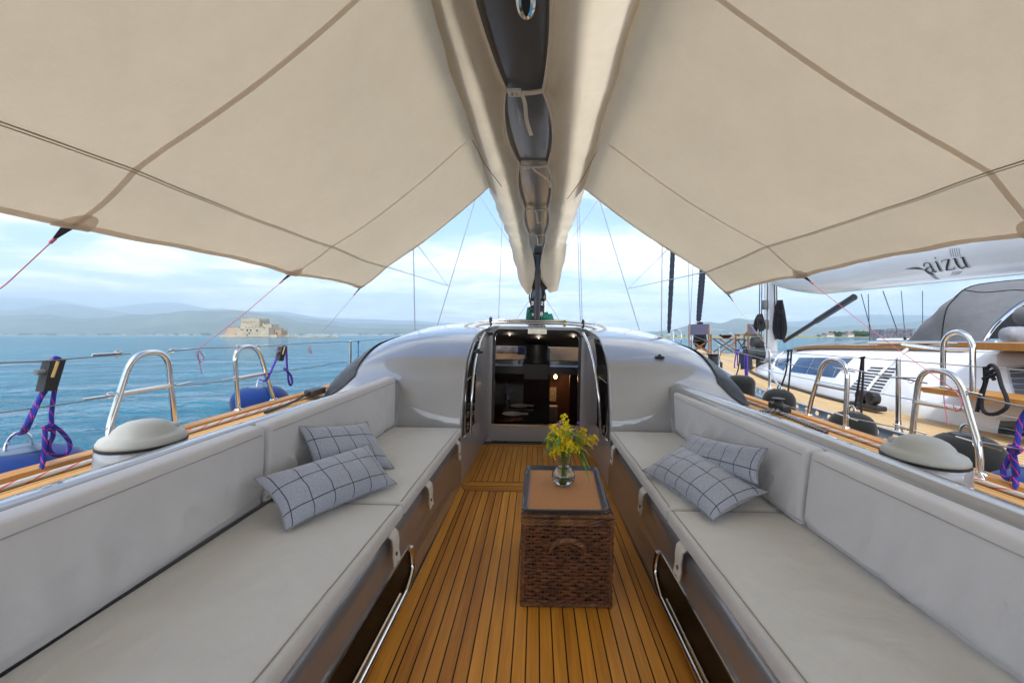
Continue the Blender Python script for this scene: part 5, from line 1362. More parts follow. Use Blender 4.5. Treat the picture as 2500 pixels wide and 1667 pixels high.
# handrail of teak along the roof edge, grey covers, tracks
m = MB()
for y0, y1 in ((4.3, 7.6),):
    pts = [cab(lerp(y0, y1, k/24), 1.03, .035) for k in range(25)]
    for a, b in zip(pts, pts[1:]):
        m.hexa([a+V(-.03,0,-.02), a+V(.03,0,-.02), b+V(.03,0,-.02), b+V(-.03,0,-.02), a+V(-.03,0,.02), a+V(.03,0,.02), b+V(.03,0,.02), b+V(-.03,0,.02)])
o = part('teak_handrail', m, teak_trim, nb); o.parent = cabin
m = MB(); m.grid(lambda u, v: cab(lerp(6.0, 8.6, v), lerp(1.06, 1.45, u), .05+.02*sin(pi*u)), 8, 12); m.grid(lambda u, v: cab(lerp(4.9, 5.9, v), lerp(1.06, 1.5, u), .05+.02*sin(pi*u)), 8, 8)
o = part('hatch_cover', m, pm('hatch_grey', (.20,.21,.22), .4, 0, .3, 5), nb); o.parent = cabin
m = MB(); m.tube([cab(lerp(4.0, 5.6, k/10), 1.02, .09) for k in range(11)], .016, 8)
o = part('side_handrail', m, chrome, nb); o.parent = cabin
m = MB()
for y0, y1 in ((4.7, 9.6),):
    for k in range(20):
        a, b = [V(smooth_interp(XB, y)-.10, y, nd(y)+.006) for y in (lerp(y0, y1, k/20), lerp(y0, y1, (k+1)/20))]; m.hexa([a+V(-.03,0,0), a+V(.03,0,0), b+V(.03,0,0), b+V(-.03,0,0), a+V(-.03,0,.03), a+V(.03,0,.03), b+V(.03,0,.03), b+V(-.03,0,.03)])
part('sheet_track', m, black_m, nb)
for px, py in ((1750, 850), (1992, 932)):
    p = wz(px, py, 1.47); m = MB(); m.rbox(lambda x, y, z: p+V(x, y, z), (.10, .42, .05), .015, (2,3,1))
    for k in (-.08, .07):
        cc_ = p+V(0, k, .09); m.tube([cc_+V(-.035,0,0), cc_+V(.035,0,0)], .065, 16); m.tube([cc_+V(-.04,0,0), cc_+V(.04,0,0)], .03, 12)
    part('track_car', m, pm('black_grey_car', (.035,.035,.04), .35, .2, .3, 20), nb)
for P0, P1 in (((2092, 797), (1984, 912)), ((1800, 803), (1776, 846))):
    a, b = chit(*P0, .03), chit(*P1, .03); n = 14; m = MB()
    pts = [cab(lerp(a[0], b[0], k/n), lerp(a[1], b[1], k/n), .03) for k in range(n+1)]
    m.tube(pts, .016, 6); part('white_strap', m, white_gel, nb)
# ledge, coaming board, hoop
m = MB(); m.box((3.38, .2, 1.70), (3.72, 3.98, 1.745)); m.box((3.40, 3.98, 1.705), (3.72, 4.03, 1.74)); part('side_step', m, teak_trim, nb, smooth=False)
m = MB(); m.box((3.72, .0, 2.075), (4.3, 4.02, 2.135)); part('coaming_board', m, teak_trim, nb, smooth=False)
a, b = wx(2166, 889, 3.46), wx(2234, 893, 3.46); a.z = b.z = 1.745; zt_ = wx(2200, 762, 3.46).z
m = MB(); r_ = (a.y-b.y)/2; c = (a+b)/2; m.tube([a] + [V(3.46, c.y+r_*cos(t), zt_-r_+r_*sin(t)) for t in [pi*k/14 for k in range(15)]] + [b], .021, 12)
m.tube([V(3.46, a.y, 2.08), V(3.46, b.y, 2.08)], .014, 8); m.tube([V(3.46, a.y, 2.08), V(3.9, 4.85, 2.10)], .014, 8); part('hoop_rail', m, chrome, nb)
# sprayhood
A1_ = [(4.25, 2.09), (4.30, 2.10), (4.5, 2.115), (5.0, 2.14), (5.6, 2.16)]
A2_ = [(4.27, 2.10), (4.31, 2.40), (4.40, 2.57), (4.68, 2.73), (5.6, 2.82)]
A3_ = [(4.30, 2.08), (4.47, 2.34), (4.78, 2.56), (5.15, 2.68), (5.6, 2.74)]
def hood(u, v, off=0):
    # u across one half, v front to aft
    k = u*4*.99999; i = int(k); f = k-i
    def A(T): 
        p0, p1, p2, p3 = T[max(0,i-1)], T[i], T[i+1], T[min(4,i+2)]; g = lambda j: .5*((2*p1[j])+(p2[j]-p0[j])*f+(2*p0[j]-5*p1[j]+4*p2[j]-p3[j])*f*f+(3*p1[j]-p0[j]-3*p2[j]+p3[j])*f**3); return g(0), g(1)
    a, b, c = A(A1_), A(A2_), A(A3_); Y = (5.30, 4.80, 4.42)
    if v < .6: t = v/.6; e = sin(t*pi/2)**.9; return V(lerp(a[0], b[0], t), lerp(Y[0], Y[1], t), lerp(a[1], b[1], e)) + V(.012*mnoise.noise(V(u*4, v*6, 2)), 0, .02*mnoise.noise(V(u*5, v*7, 1)) + .012*mnoise.noise(V(u*14+v*6, v*9-u*8, 3)))
    t = (v-.6)/.4; return V(lerp(b[0], c[0], t), lerp(Y[1], Y[2], t), lerp(b[1], c[1], t**1.6)) + V(0, 0, .012*mnoise.noise(V(u*5, v*7, 1)))
m = MB(); m.grid(hood, 30, 30); m.grid(lambda u, v: mir(hood(u, v)), 30, 30, flip=True)
sh = solo('sprayhood', m, grey_canvas, 'grey canvas sprayhood standing on the white yacht cabin below its boom', 'sprayhood', V(5.6, 4.8, 2.1), WORLD, ang=80)
m = MB(); m.tube([hood(k/24, 1) + V(0, -.02, -.015) for k in range(25)] + [mir(hood(1-k/24, 1))+V(0,-.02,-.015) for k in range(1, 25)], .016, 8); m.tube([V(4.36, 4.25, 2.1)] + [hood(k/24, 1) + V(.05, -.10-.12*(1-k/24), -.05) for k in range(4, 25)], .013, 8)
part('steel_frame', m, chrome, sh)
m = MB(); m.tube([hood(k/24, .60)+V(0,0,.003) for k in range(25)], .006, 5); m.tube([hood(.62+.02*sin(k), k/24*.98)+V(0,0,.003) for k in range(25)], .005, 5); part('seam', m, black_cloth, sh)
m = MB(); m.grid(lambda u, v: lerp(hood(u, .985), hood(u, 1.0), v)+V(0, -.025, -.01), 30, 2); part('edge_binding', m, black_cloth, sh)
for k, (y, z) in enumerate(((5.22, 2.16), (5.12, 2.13))):
    m = MB(); p = V(4.235, y-.03*k, z-.03*k); m.tube([p, p-V(.012,0,0)], .018, 10); part('stud', m, black_m, sh)
m = MB(); m.rbox(lambda x, y, z: V(4.45+x, 4.10+y, 2.20+z), (.5, .16, .15), .07, (3,3,2)); solo('rolled_cushion', m, pm('grey_vinyl_cushion', (.25,.26,.29), .5), 'grey rolled cushion lying on the teak board under the sprayhood', 'cushion', frame=WORLD)
m = MB(); m.rbox(lambda x, y, z: V(4.75+x*cos(.5)+z*.3, 4.15+y, 2.27+z-.35*x), (.75, .22, .16), .07, (4,3,2)); solo('folded_cover', m, grey_canvas, 'dark grey folded cover slumped under the sprayhood beside the rolled cushion', 'cover', frame=WORLD)
m = MB(); p = wy(2075, 782, 5.75); m.rbox(lambda x, y, z: p+V(x, y, z-.07), (.42, .4, .2), .03, (2,2,2)); solo('dorade_box', m, white_gel, 'white vent box on the cabin roof just before the sprayhood', 'box', frame=WORLD)
m = MB(); p = wy(2070, 768, 5.9)
for i in range(9):
    for j in range(4): 
        m.tube([p+V(-.19+.38*i/8, 0, -.06), p+V(-.17+.34*i/8, .0, .07)], .004, 4); m.tube([p+V(-.19,0,-.06+.13*j/3), p+V(.19,0,-.06+.13*j/3)], .004, 4)
m.box(p+V(-.19,.02,-.06), p+V(.17,.30,.065)); solo('wire_basket', m, pm('grey_mesh', (.33,.33,.38), .5, .2, .3, 40), 'grey mesh box on top of the white vent box before the sprayhood', 'box', frame=WORLD)
m = MB(); p = wy(2110, 789, 5.5)
m.rbox(lambda x, y, z: p+V(x, y, z-.02), (.16, .2, .10), .04, (2,2,2)); m.tube([p+V(-.02,0,.05), p+V(.22,.0,.12)], .012, 6); solo('compass_pod', m, pm('clear_white_pod', (.75,.76,.76), .15, 0, .2), 'small white instrument pod at the lower front corner of the sprayhood', 'instrument', frame=WORLD)
# stanchions, wires, mast, boom, vang, foresails
tops = []
for (pt, ft, xx) in (((2058, 825), (2063, 998), 2.70), ((1766, 806), (1768, 899), 3.12), ((1650, 793), (1651, 850), 3.75)):
    f = wz(ft[0], ft[1], nd(5)); 
    if xx == 3.75: f = V(3.72, 3.72/((1651-CX)/F), nd(9))
    t = V(f.x, f.y, 2.2+(HY-pt[1])/F*f.y); m = MB(); m.tube([f, t], lambda q: .019-.003*q, 12); m.ball(t, .019, 10, 6); m.lathe([(.045,0),(.045,.01),(.022,.05),(.02,.12)], f, 14); part('stanchion', m, chrome, nb); tops.append((f, t))
for y_ in (.4, -2):
    f = V(2.70, y_, 1.42); t = f+V(0,0,.58); m = MB(); m.tube([f, t], .018, 10); part('stanchion', m, chrome, nb); tops.insert(0, (f, t))
tops.sort(key=lambda q: q[0].y)
f = V(5.45, 18.0, 1.75); tops.append((V(4.45, 13, 1.6), V(4.45, 13, 2.2))); tops.append((f, f+V(0,0,.6)))
for k in (.985, .50):
    m = MB(); m.tube([lerp(a, b, k) for a, b in tops], .004, 6); part('lifeline', m, wire_m, nb)
m = MB(); m.tube([V(4.45, 13, 1.6), V(4.45, 13, 2.2)], .016, 8); part('stanchion', m, chrome, nb)
m = MB()
m.tube(spline([V(4.75, 15, 1.65), V(4.8, 15.1, 2.3), V(5.3, 17.6, 2.38), V(5.6, 18.4, 2.38), V(5.9, 17.6, 2.38), V(6.4, 15.1, 2.3), V(6.45, 15, 1.65)], 6), .018, 8); m.tube([V(5.25, 17.4, 1.75), V(5.3, 17.6, 2.38)], .016, 8); m.tube([V(5.95, 17.4, 1.75), V(5.9, 17.6, 2.38)], .016, 8)
part('pulpit', m, chrome, nb)
NMY = 10.9
pm_ = wy(1770, 808, NMY); m = MB(); m.lathe([(.145, 1.5), (.145, 24)], V(pm_.x, NMY, 0), 24, .95, 1.3); nmast = part('mast', m, white_gel, nb)
m = MB(); m.lathe([(.26, 1.55), (.26, 1.66), (.20, 1.72), (.16, 1.82)], V(pm_.x, NMY, 0), 24); o = part('mast_collar', m, alloy, nb); o.parent = nmast
m = MB()
for px, py in ((1757, 700), (1783, 745), (1758, 745)):
    p = wy(px, py, NMY-.2); m.rbox(lambda x, y, z: p+V(x, y, z), (.12, .12, .22), .02, (1,1,2))
o = part('mast_fitting', m, anthracite, nb); o.parent = nmast
m = MB()
for px, y0, y1 in ((1745, 662, 800), (1750, 662, 790), (1779, 664, 780), (1784, 664, 770), (1763, 664, 800)):
    a, b = wy(px, y0, NMY-.25), wy(px+(2 if px > 1770 else -2), y1, NMY-.25); m.tube([a+V(0,0,2), a, b], .012, 6)
o = part('halyards', m, blackrope, nb); o.parent = nmast
p = wy(1738, 785, NMY-.45); m = MB(); m.tube([p+V(-.10,0,0), p+V(.10,0,0)], .12, 18); m.lathe([(.10,0),(.12,.1),(.07,.13),(.09,.2)], p+V(.05,0,-.1), 16); o = part('mast_winch', m, black_m, nb); o.parent = nmast
by_ = lambda px: 5.4*F/(px-CX)
def nboom(u, v):
    y = lerp(1.0, 10.75, v); k = min(1, (10.75-y)/1.9)**.5; a = u*2*pi
    zb_ = interp([(5, 2.90), (9.3, 3.02), (10.75, 3.08)], y); rz = .40*k+.02; rx = .30*k+.02
    zc = zb_ + .40 + (1-k)*.05
    return V(NCX-.05+rx*cos(a), y, zc+rz*sin(a))
m = MB(); m.grid(nboom, 36, 60, closeu=True, flip=True); m.poly([nboom(k/36, 0) for k in range(36)]); nbm = part('boom', m, white_gel, nb, ang=70)
def bhit(px, py):
    best = None; ulo, uhi, vlo, vhi = .3, .85, .1, .9
    for it in range(5):
        for i in range(21):
            for j in range(21):
                u, v = lerp(ulo, uhi, i/20), lerp(vlo, vhi, j/20); p = nboom(u, v); e = (CX+p.x/p.y*F-px)**2+(HY-(p.z-2.2)/p.y*F-py)**2
                if best is None or e < best[0]: best = (e, u, v)
        _, u, v = best; du, dv = (uhi-ulo)/8, (vhi-vlo)/8; ulo, uhi, vlo, vhi = u-du, u+du, v-dv, v+dv
    p = nboom(u, v); c = V(NCX-.05, p.y, p.z+.25); return p + (p-c).normalized()*.002
# lettering: stroke outlines with thick stems and thin hairlines
def stroke(m, pts, ws, fn, n=7):
    P = spline([V(x, y, 0) for x, y in pts], n); N = len(P); W = [interp([(i/(len(ws)-1), w) for i, w in enumerate(ws)], k/(N-1)) for k in range(N)]
    L = []
    for k in range(N):
        d = (P[min(N-1, k+1)]-P[max(0, k-1)]).normalized(); nn = V(-d.y, d.x, 0); L.append((P[k]+nn*W[k]/2, P[k]-nn*W[k]/2))
    for (a, b), (c, d) in zip(L, L[1:]): m.poly([fn(q) for q in (a, b, d, c)])
QA, QB = bhit(2131, 628), bhit(2236, 613)
def lett(q):
    # letter space: x 0..3.2, y 0..1 (x height)
    t = q.x/3.25; y = lerp(QA.y, QB.y, t); base = lerp(QA.z, QB.z, t); z = base + q.y*.135
    best = None
    for k in range(60):
        u = lerp(.5, .78, k/59); p = nboom(u, (y-1.0)/9.75)
        if best is None or abs(p.z-z) < best[0]: best = (abs(p.z-z), p)
    p = best[1]; return V(p.x-.013, y, z)
m = MB()
stroke(m, [(.10,.70),(.16,.93),(.38,1.0),(.56,.88),(.58,.62)], [.10,.10,.05,.09,.14], lett)
stroke(m, [(.58,.64),(.58,.3),(.60,.08),(.72,.02),(.82,.12)], [.14,.14,.12,.07,.03], lett)
stroke(m, [(.57,.58),(.32,.50),(.10,.36),(.10,.12),(.28,.0),(.48,.10),(.57,.24)], [.04,.08,.13,.13,.09,.05,.03], lett)
stroke(m, [(1.10,.95),(1.10,.5),(1.10,.04)], [.14,.14,.14], lett); stroke(m, [(.93,.92),(1.10,.98)], [.03,.07], lett); stroke(m, [(.92,.015),(1.28,.015)], [.035,.035], lett)
stroke(m, [(1.06,1.32),(1.14,1.32)], [.15,.15], lett)
stroke(m, [(1.50,.96),(2.06,.96)], [.06,.06], lett); stroke(m, [(2.02,.96),(1.50,.04)], [.14,.14], lett); stroke(m, [(1.46,.035),(2.10,.035)], [.07,.07], lett); stroke(m, [(1.50,.98),(1.47,.72)], [.07,.02], lett); stroke(m, [(2.07,.0),(2.12,.28)], [.07,.02], lett)
stroke(m, [(2.42,.97),(2.42,.4),(2.46,.12),(2.60,.0),(2.80,.10),(2.92,.26)], [.14,.14,.13,.10,.06,.04], lett); stroke(m, [(2.24,.94),(2.42,.98)], [.03,.06], lett)
stroke(m, [(2.94,.97),(2.94,.4),(2.94,.02)], [.14,.14,.13], lett); stroke(m, [(2.76,.94),(2.94,.98)], [.03,.06], lett); stroke(m, [(2.94,.02),(3.18,.05)], [.06,.03], lett)
o = part('lettering', m, pm('letter_black', (.015,.015,.02), .4), nb, smooth=False); o.parent = nbm
m = MB()
for k in range(5):
    e = k*1.0
    pts = [(2080, 618), (2110+2*k, 614+1.2*k), (2132+4*k, 628+.6*k), (2150+4*k, 641+.3*k), (2170+3.6*k, 644-.2*k), (2184+4.5*k, 632-.5*k), (2189+5.0*k, 624-.4*k)]
    m.tube(spline([bhit(*p) for p in pts], 4), .0028, 4)
    m.tube(spline([bhit(2186+5.2*k, 589), bhit(2183+5.2*k, 580), bhit(2182+5.2*k, 570)], 4), .0028, 4)
o = part('wave_emblem', m, pm('emblem_grey', (.10,.11,.14), .5), nb); o.parent = nbm
m = MB(); a, b = wx(1802, 783, 5.6), wx(1962, 682, 5.55); m.tube([a, lerp(a, b, .55)], .042, 14); m.tube([lerp(a, b, .52), b], .058, 14); part('vang_strut', m, pm('navy_strut', (.022,.026,.04), .35, 0, .1), nb)
for (P0, P1, yy) in (((1978, 675), (2012, 800), 7.2), ((1994, 675), (1998, 800), 7.5), ((2028, 668), (2072, 790), 6.8), ((2119, 668), (2119, 775), 20), ((2070, 668), (2079, 775), 20)):
    m = MB(); m.tube([wy(*P0, yy), wy(*P1, yy)], .006 if yy < 10 else .014, 6); part('running_line', m, blackrope, nb)
def nstay(P, r, mat, yy, up=6, name='shroud'):
    a, b = wy(*P[0], yy), wy(*P[1], yy); d = (a-b).normalized(); m = MB(); m.tube([a+d*up, b], r, 8); return part(name, m, mat, nb)
nstay(((1581, 610), (1586, 850)), .008, wire_m, 11.2); nstay(((1592, 605), (1580, 850)), .008, wire_m, 11.4)
for (P0, P1, yy, r) in (((1545, 585), (1536, 768), 18.2, .095), ((1613, 632), (1604, 742), 14.6, .10)):
    a, b = wy(*P0, yy), wy(*P1, yy); d = (b-a)
    m = MB(); N = 46; path = [a - d*.8 + d*1.8*k/N for k in range(N+1)]
    m.tube(path, lambda t, r=r: r*(.55 if t > .97 else (1-.25*max(0, (t-.7)/.3)))*(1+.10*sin(t*160)), 10)
    solo('furled_sail', m, pm('navy_sail_cover', (.018,.024,.045), .8, 0, .35, 30), 'navy furled headsail on the %s forestay of the white yacht' % ('outer' if yy > 16 else 'inner'), 'sail', frame=WORLD)
    m = MB(); m.tube([b, V(b.x-.05, b.y+.1, nd(yy)+.03)], .02, 8); m.lathe([(.09,-.05),(.09,.05)], b, 14); part('furling_drum', m, alloy, nb)
# rope coils on the neighbour's mast and inner forestay
bundle('rope_coil', 1789, 690, 780, NMY-.3, .022, blackrope, 'black halyard coil hanging on the right side of the white mast', 8, .11, WORLD, wy, seed=21)
bundle('rope_coil', 1744, 722, 760, NMY-.35, .020, blackrope, 'black rope hank on the left side of the white mast, above the winch', 6, .08, WORLD, wy, seed=22)
bundle('rope_coil', 1744, 780, 830, NMY-.35, .018, blackrope, 'black rope tails below the winch on the left side of the white mast', 6, .08, WORLD, wy, seed=25)
bundle('rope_coil', 1606, 740, 800, 14.4, .025, blackrope, 'black rope coil below the inner furled sail on the foredeck', 7, .12, WORLD, wy, seed=23)
# foredeck furniture
wd = pm('chair_wood', (.27,.11,.035), .5, 0, .2, 20); cv = fabric('purple_grey_canvas', (.10,.10,.16), 800, .3, .1)
def dchair(px, pyfoot, yy, rot, label):
    p = wy(px, pyfoot, yy); p.z = nd(yy)+.03
    M_ = Matrix.Translation(p) @ Matrix.Rotation(rot, 4, 'Z')
    t = thing('deck_chair', label, 'chair', p, WORLD); X = lambda x, y, z: M_ @ V(x, y, z)
    for sx in (-.29, .29):
        m = MB(); m.box((sx-.02, -.25, 0), (sx+.02, .25, .035), M_); m.box((sx-.02, -.25, .58), (sx+.02, .27, .61), M_); m.box((sx-.02, -.22, .03), (sx+.02, -.18, .58), M_); m.box((sx-.02, .18, .03), (sx+.02, .22, .92), M_); part('side_frame', m, wd, t, smooth=False)
    m = MB()
    for yy_ in (-.15, .15): m.tube([X(-.27, yy_, .04), X(.27, yy_, .42)], .018, 6); m.tube([X(.27, yy_, .04), X(-.27, yy_, .42)], .018, 6)
    part('cross_legs', m, wd, t)
    m = MB(); m.grid(lambda u, v: X(lerp(-.28, .28, u), lerp(-.2, .2, v), .43-.03*sin(pi*u)), 8, 4); part('seat', m, cv, t)
    m = MB(); m.grid(lambda u, v: X(lerp(-.29, .29, u), .21+.03*sin(pi*u), lerp(.60, .92, v)), 8, 4); part('backrest', m, cv, t)
dchair(1608, 822, 14.2, R(150), 'folding wooden deck chair beside the inner forestay, nearer the bow')
dchair(1714, 822, 14.6, R(-140), 'folding wooden deck chair with purple grey back just left of the white mast')
t_ = wy(1668, 822, 14.8); t_.z = nd(14.8)+.03
tb = thing('folding_table', 'low folding wooden table between the two deck chairs on the foredeck', 'table', t_, WORLD)
m = MB()
for k in range(7): m.box((t_.x-.42, t_.y-.3+k*.086, .44+t_.z), (t_.x+.42, t_.y-.3+k*.086+.075, .465+t_.z))
part('table_top', m, wd, tb, smooth=False)
for sy in (-.25, .25):
    m = MB(); m.tube([t_+V(-.32, sy, 0), t_+V(.32, sy, .44)], .02, 6); m.tube([t_+V(.32, sy, 0), t_+V(-.32, sy, .44)], .02, 6); part('cross_legs', m, wd, tb)
m = MB(); m.lathe([(.08, 0), (.2, .08), (.22, .10), (.19, .09), (.001, .03)], t_+V(0, 0, .466), 20); 
bw = solo('fruit_bowl', m, pm('dark_bowl', (.05,.03,.03), .4), 'dark bowl standing on the folding table on the foredeck', 'bowl', frame=WORLD)
for (px, py, yy, r) in ((1620, 840, 10.0, .17), (1697, 852, 8.6, .12)):
    p = wy(px, py, yy); p.z = nd(yy)+.01
m = MB(); p = wz(1640, 845, nd(9)+.02); m.lathe([(.17, 0), (.17, .12), (.12, .16), (.12, .26), (.16, .30), (.001, .31)], p, 20); solo('deck_winch', m, pm('winch_black', (.04,.045,.05), .35, .3), 'black deck winch on the white yacht left of the mast', 'winch', frame=WORLD)
p = wz(1735, 812, nd(9)+.25)
for k, dx in enumerate((-.20, .05)):
    m = MB(); q_ = wy(1722+k*20, 812, 9.6); m.tube([q_+V(-.10,0,0), q_+V(.10,0,0)], .12, 18); m.tube([q_+V(-.11,0,0), q_+V(.11,0,0)], .05, 12); m.tube([q_+V(0,0,-.1), V(q_.x, q_.y, nd(9.6))], .05, 8); solo('turning_block', m, pm('block_black', (.03,.032,.035), .4, 0, .3, 60), 'black turning block before the nose of the white cabin, %s of the pair' % ('left one' if k == 0 else 'right one'), 'block', frame=WORLD)
# hanging gear on the neighbour's lifelines
def nrope(paths, r, mat, label, x):
    m = MB()
    for p in paths: m.tube(spline([wx(px, py, x) for px, py in p], 6), r, 7)
    return solo('hanging_rope', m, mat, label, 'rope', frame=WORLD)
nrope([[(2262, 842), (2262, 880), (2252, 905), (2244, 945)], [(2262, 842), (2266, 868), (2258, 900), (2254, 930), (2264, 948), (2288, 950), (2312, 935), (2312, 915), (2300, 885), (2290, 850), (2278, 838), (2268, 845)], [(2258, 870), (2290, 858)], [(2268, 850), (2284, 872)], [(2262, 862), (2282, 850)]], .011, blackrope, 'black rope looped on the lifeline in front of the grey louvre', 2.70)
nrope([[(1980, 822), (1975, 860), (1966, 920), (1958, 962)], [(1983, 822), (1982, 870), (1979, 920), (1978, 968)], [(1976, 822), (1986, 820)]], .009, blackrope, 'pair of black lines holding the middle black fender', 2.72)
nrope([[(1811, 805), (1806, 850), (1797, 880), (1792, 895)], [(1818, 806), (1815, 850), (1809, 912)], [(1808, 805), (1820, 804)]], .010, blackrope, 'pair of black lines running down beside the steel post to the fender', 2.95)
nrope([[(2234, 992), (2230, 1008), (2226, 1022), (2224, 1036)], [(2238, 990), (2226, 1000), (2234, 1010)], [(2228, 996), (2240, 998)]], .010, blackrope, 'short black lashing between the hoop and the largest black fender', 2.30)
nrope([[(1700, 808), (1696, 845), (1688, 870)], [(1704, 800), (1714, 798), (1718, 830), (1712, 870)]], .010, blackrope, 'black line hanging with the black case near the far stanchion', 3.4)
nrope([[(1711, 812), (1712, 850), (1714, 890), (1722, 905), (1726, 925), (1720, 935), (1714, 915), (1713, 892)], [(1716, 880), (1724, 900), (1727, 925), (1729, 955)], [(1716, 815), (1717, 850), (1715, 890)]], .013, rope_purple, 'long purple rope hanging over the black case beside the far stanchion', 3.3)
nrope([[(1692, 805), (1688, 830), (1687, 848)], [(1696, 803), (1700, 825), (1703, 846)], [(1690, 803), (1698, 803)], [(1694, 805), (1694, 840)]], .013, rope_purple, 'short purple rope hank hanging left of the black case', 4.2)
m = MB(); A = [wx(1708, 848, 3.35), wx(1722, 848, 3.35), wx(1720, 812, 3.35), wx(1707, 812, 3.35)]; n_ = V(.05, 0, 0)
m.hexa([A[0]-n_, A[1]-n_, A[1]+n_, A[0]+n_, A[3]-n_, A[2]-n_, A[2]+n_, A[3]+n_]); solo('fender_hanger', m, black_m, 'black fender case on the far lifeline under the purple rope', 'hanger', frame=WORLD)
m = MB(); m.tube([wx(1768, 850, 3.05), wx(1800, 908, 2.95)], .014, 8); m.tube([wx(2000-80, 0+845, 3.4), wx(1900, 905, 3.2)], .001, 4); part('stanchion_brace', m, alloy, nb)

# =================================================================== FORTRESS
D = 418.
def fp(px, py): return wy(px, py, D)
stone = pm('pale_stone', (.46,.40,.29), .9, 0, .2, .35, col2=(.30,.255,.18), bump=1., bs=1.4)
stone2 = pm('reddish_stone', (.40,.28,.19), .9, 0, .2, .4, col2=(.29,.20,.13), bump=1., bs=1.4)
dark_op = pm('dark_opening', (.04,.035,.03), .9)
fort = thing('sea_fortress', 'pale stone sea fortress with square central tower on its islet in the bay', 'fortress', fp(590, 774), WORLD)
def cx_(c): return (520+c/9.8)*.9408
def cy_(c): return (760+c/9.8)*.9408
def fblock(c0, c1, ytop, ybot, dep, z0, taper=0., name='wall', mat=stone, cren=0, yoff=0.):
    a, b = fp(cx_(c0), cy_(ybot)), fp(cx_(c1), cy_(ybot)); h = fp(0, cy_(ytop)).z
    x0, x1, zz = a.x, b.x, min(a.z, .2); y0, y1 = D-dep/2+yoff, D+dep/2+yoff; t = taper
    m = MB(); m.hexa([V(x0-t, y0-t, zz), V(x1+t, y0-t, zz), V(x1+t, y1+t, zz), V(x0-t, y1+t, zz), V(x0, y0, h), V(x1, y0, h), V(x1, y1, h), V(x0, y1, h)])
    if cren:
        w = (x1-x0)/(cren*2-1)
        for k in range(cren):
            for yy in (y0, y1-.8): m.box((x0+w*2*k, yy, h), (x0+w*(2*k+1), yy+.8, h+1.1+.4*sin(k*5)))
    return part(name, m, mat, fort, smooth=False), (x0, x1, y0, y1, h)
fblock(495, 720, 395, 610, 14, 0, 3.0, 'wall', stone2, 4)
fblock(755, 1180, 180, 610, 15, 0, 1.2, 'tower', stone, 6, 3)
fblock(750, 1185, 235, 243, 15.4, 0, 0, 'tower_cornice', stone, 0, 3) if 0 else None
fblock(720, 1210, 395, 610, 20, 0, .8, 'wall', stone, 0)
fblock(960, 1530, 395, 610, 24, 0, .8, 'wall', stone, 8, -1)
fblock(1280, 1490, 318, 610, 12, 0, .3, 'upper_bastion', stone, 4)
fblock(1560, 1705, 455, 610, 10, 0, .5, 'gate_tower', stone2, 3)
fblock(420, 1720, 560, 612, 30, 0, .5, 'base_wall', stone, 0, 2)
h_ = fp(0, cy_(240)).z; a = fp(cx_(752), 0).x; b = fp(cx_(1184), 0).x
m = MB(); m.box((a-.4, D+3-7.9, h_-.4), (b+.4, D+3+7.9, h_+.4)); part('tower_cornice', m, stone, fort, smooth=False)
for c0, y0, y1, w in ((1272, 440, 475, 16), (1607, 505, 555, 22), (1045, 545, 570, 14), (697, 565, 585, 18), (845, 425, 445, 12), (890, 425, 445, 12), (735, 535, 560, 12), (1430, 375, 395, 16), (1050, 435, 470, 14), (1130, 440, 470, 10), (1090, 510, 535, 12)):
    d = {1607: 5.2}.get(c0, 10.5 if c0 < 950 else 14.0); d = 5.3 if c0 == 1607 else d
    a, b = fp(cx_(c0)-w/9.8*.47, cy_(y1)), fp(cx_(c0)+w/9.8*.47, cy_(y0)); m = MB(); m.box((a.x, D-d-.6, a.z), (b.x, D-d+.9, b.z)); part('window', m, dark_op, fort, smooth=False)
m = MB(); rk = random.Random(2)
isl = []
N = 60
def islet(u, v):
    a = u*2*pi; rx, ry = lerp(0, 1, v), lerp(0, 1, v); c = fp(590, 774); k = 1+.12*mnoise.noise(V(cos(a)*2, sin(a)*2, 3))
    return V(c.x+rx*34*k*cos(a) + (10*v if cos(a) > 0 else -2*v), D+1+ry*20*k*sin(a), lerp(1.3, -.6, v**2.5)+.25*mnoise.noise(V(cos(a)*9*v, sin(a)*9*v, 1)))
m.grid(islet, 60, 10, closeu=True); part('rock_islet', m, pm('dark_rock', (.16,.14,.105), .9, 0, .4, .5, bump=1, bs=2), fort)
m = MB(); a, b = wy(655, 773, D), wy(777, 773.2, D*1.02)
for k in range(60):
    t = k/59; p = lerp(a, b, t); s = rk.uniform(.8, 1.8); m.octa(V(p.x, p.y+rk.uniform(-1.5,1.5), .2), s)
m.box((a.x, D, -.4), (b.x, D+3, .7)); solo('breakwater', m, pm('pale_breakwater', (.42,.37,.27), .9, 0, .35, .6), 'low pale stone breakwater running right from the sea fortress', 'breakwater', frame=WORLD)
m = MB(); p = fp(410, 0)
m = MB(); p = wy(622, 722.5, 300.); m.poly([p+V(-.5,0,.12), p+V(0,0,0), p+V(0,.2,.0), p+V(-.5,.15,.15)]); m.poly([p+V(.5,0,.10), p+V(0,.2,0), p, p+V(.5,.15,.12)]); m.ball(p, .12, 8, 6)
solo('seagull', m, pm('gull_grey', (.2,.2,.22), .8), 'tiny grey gull flying above the sea fortress', 'bird', frame=WORLD)
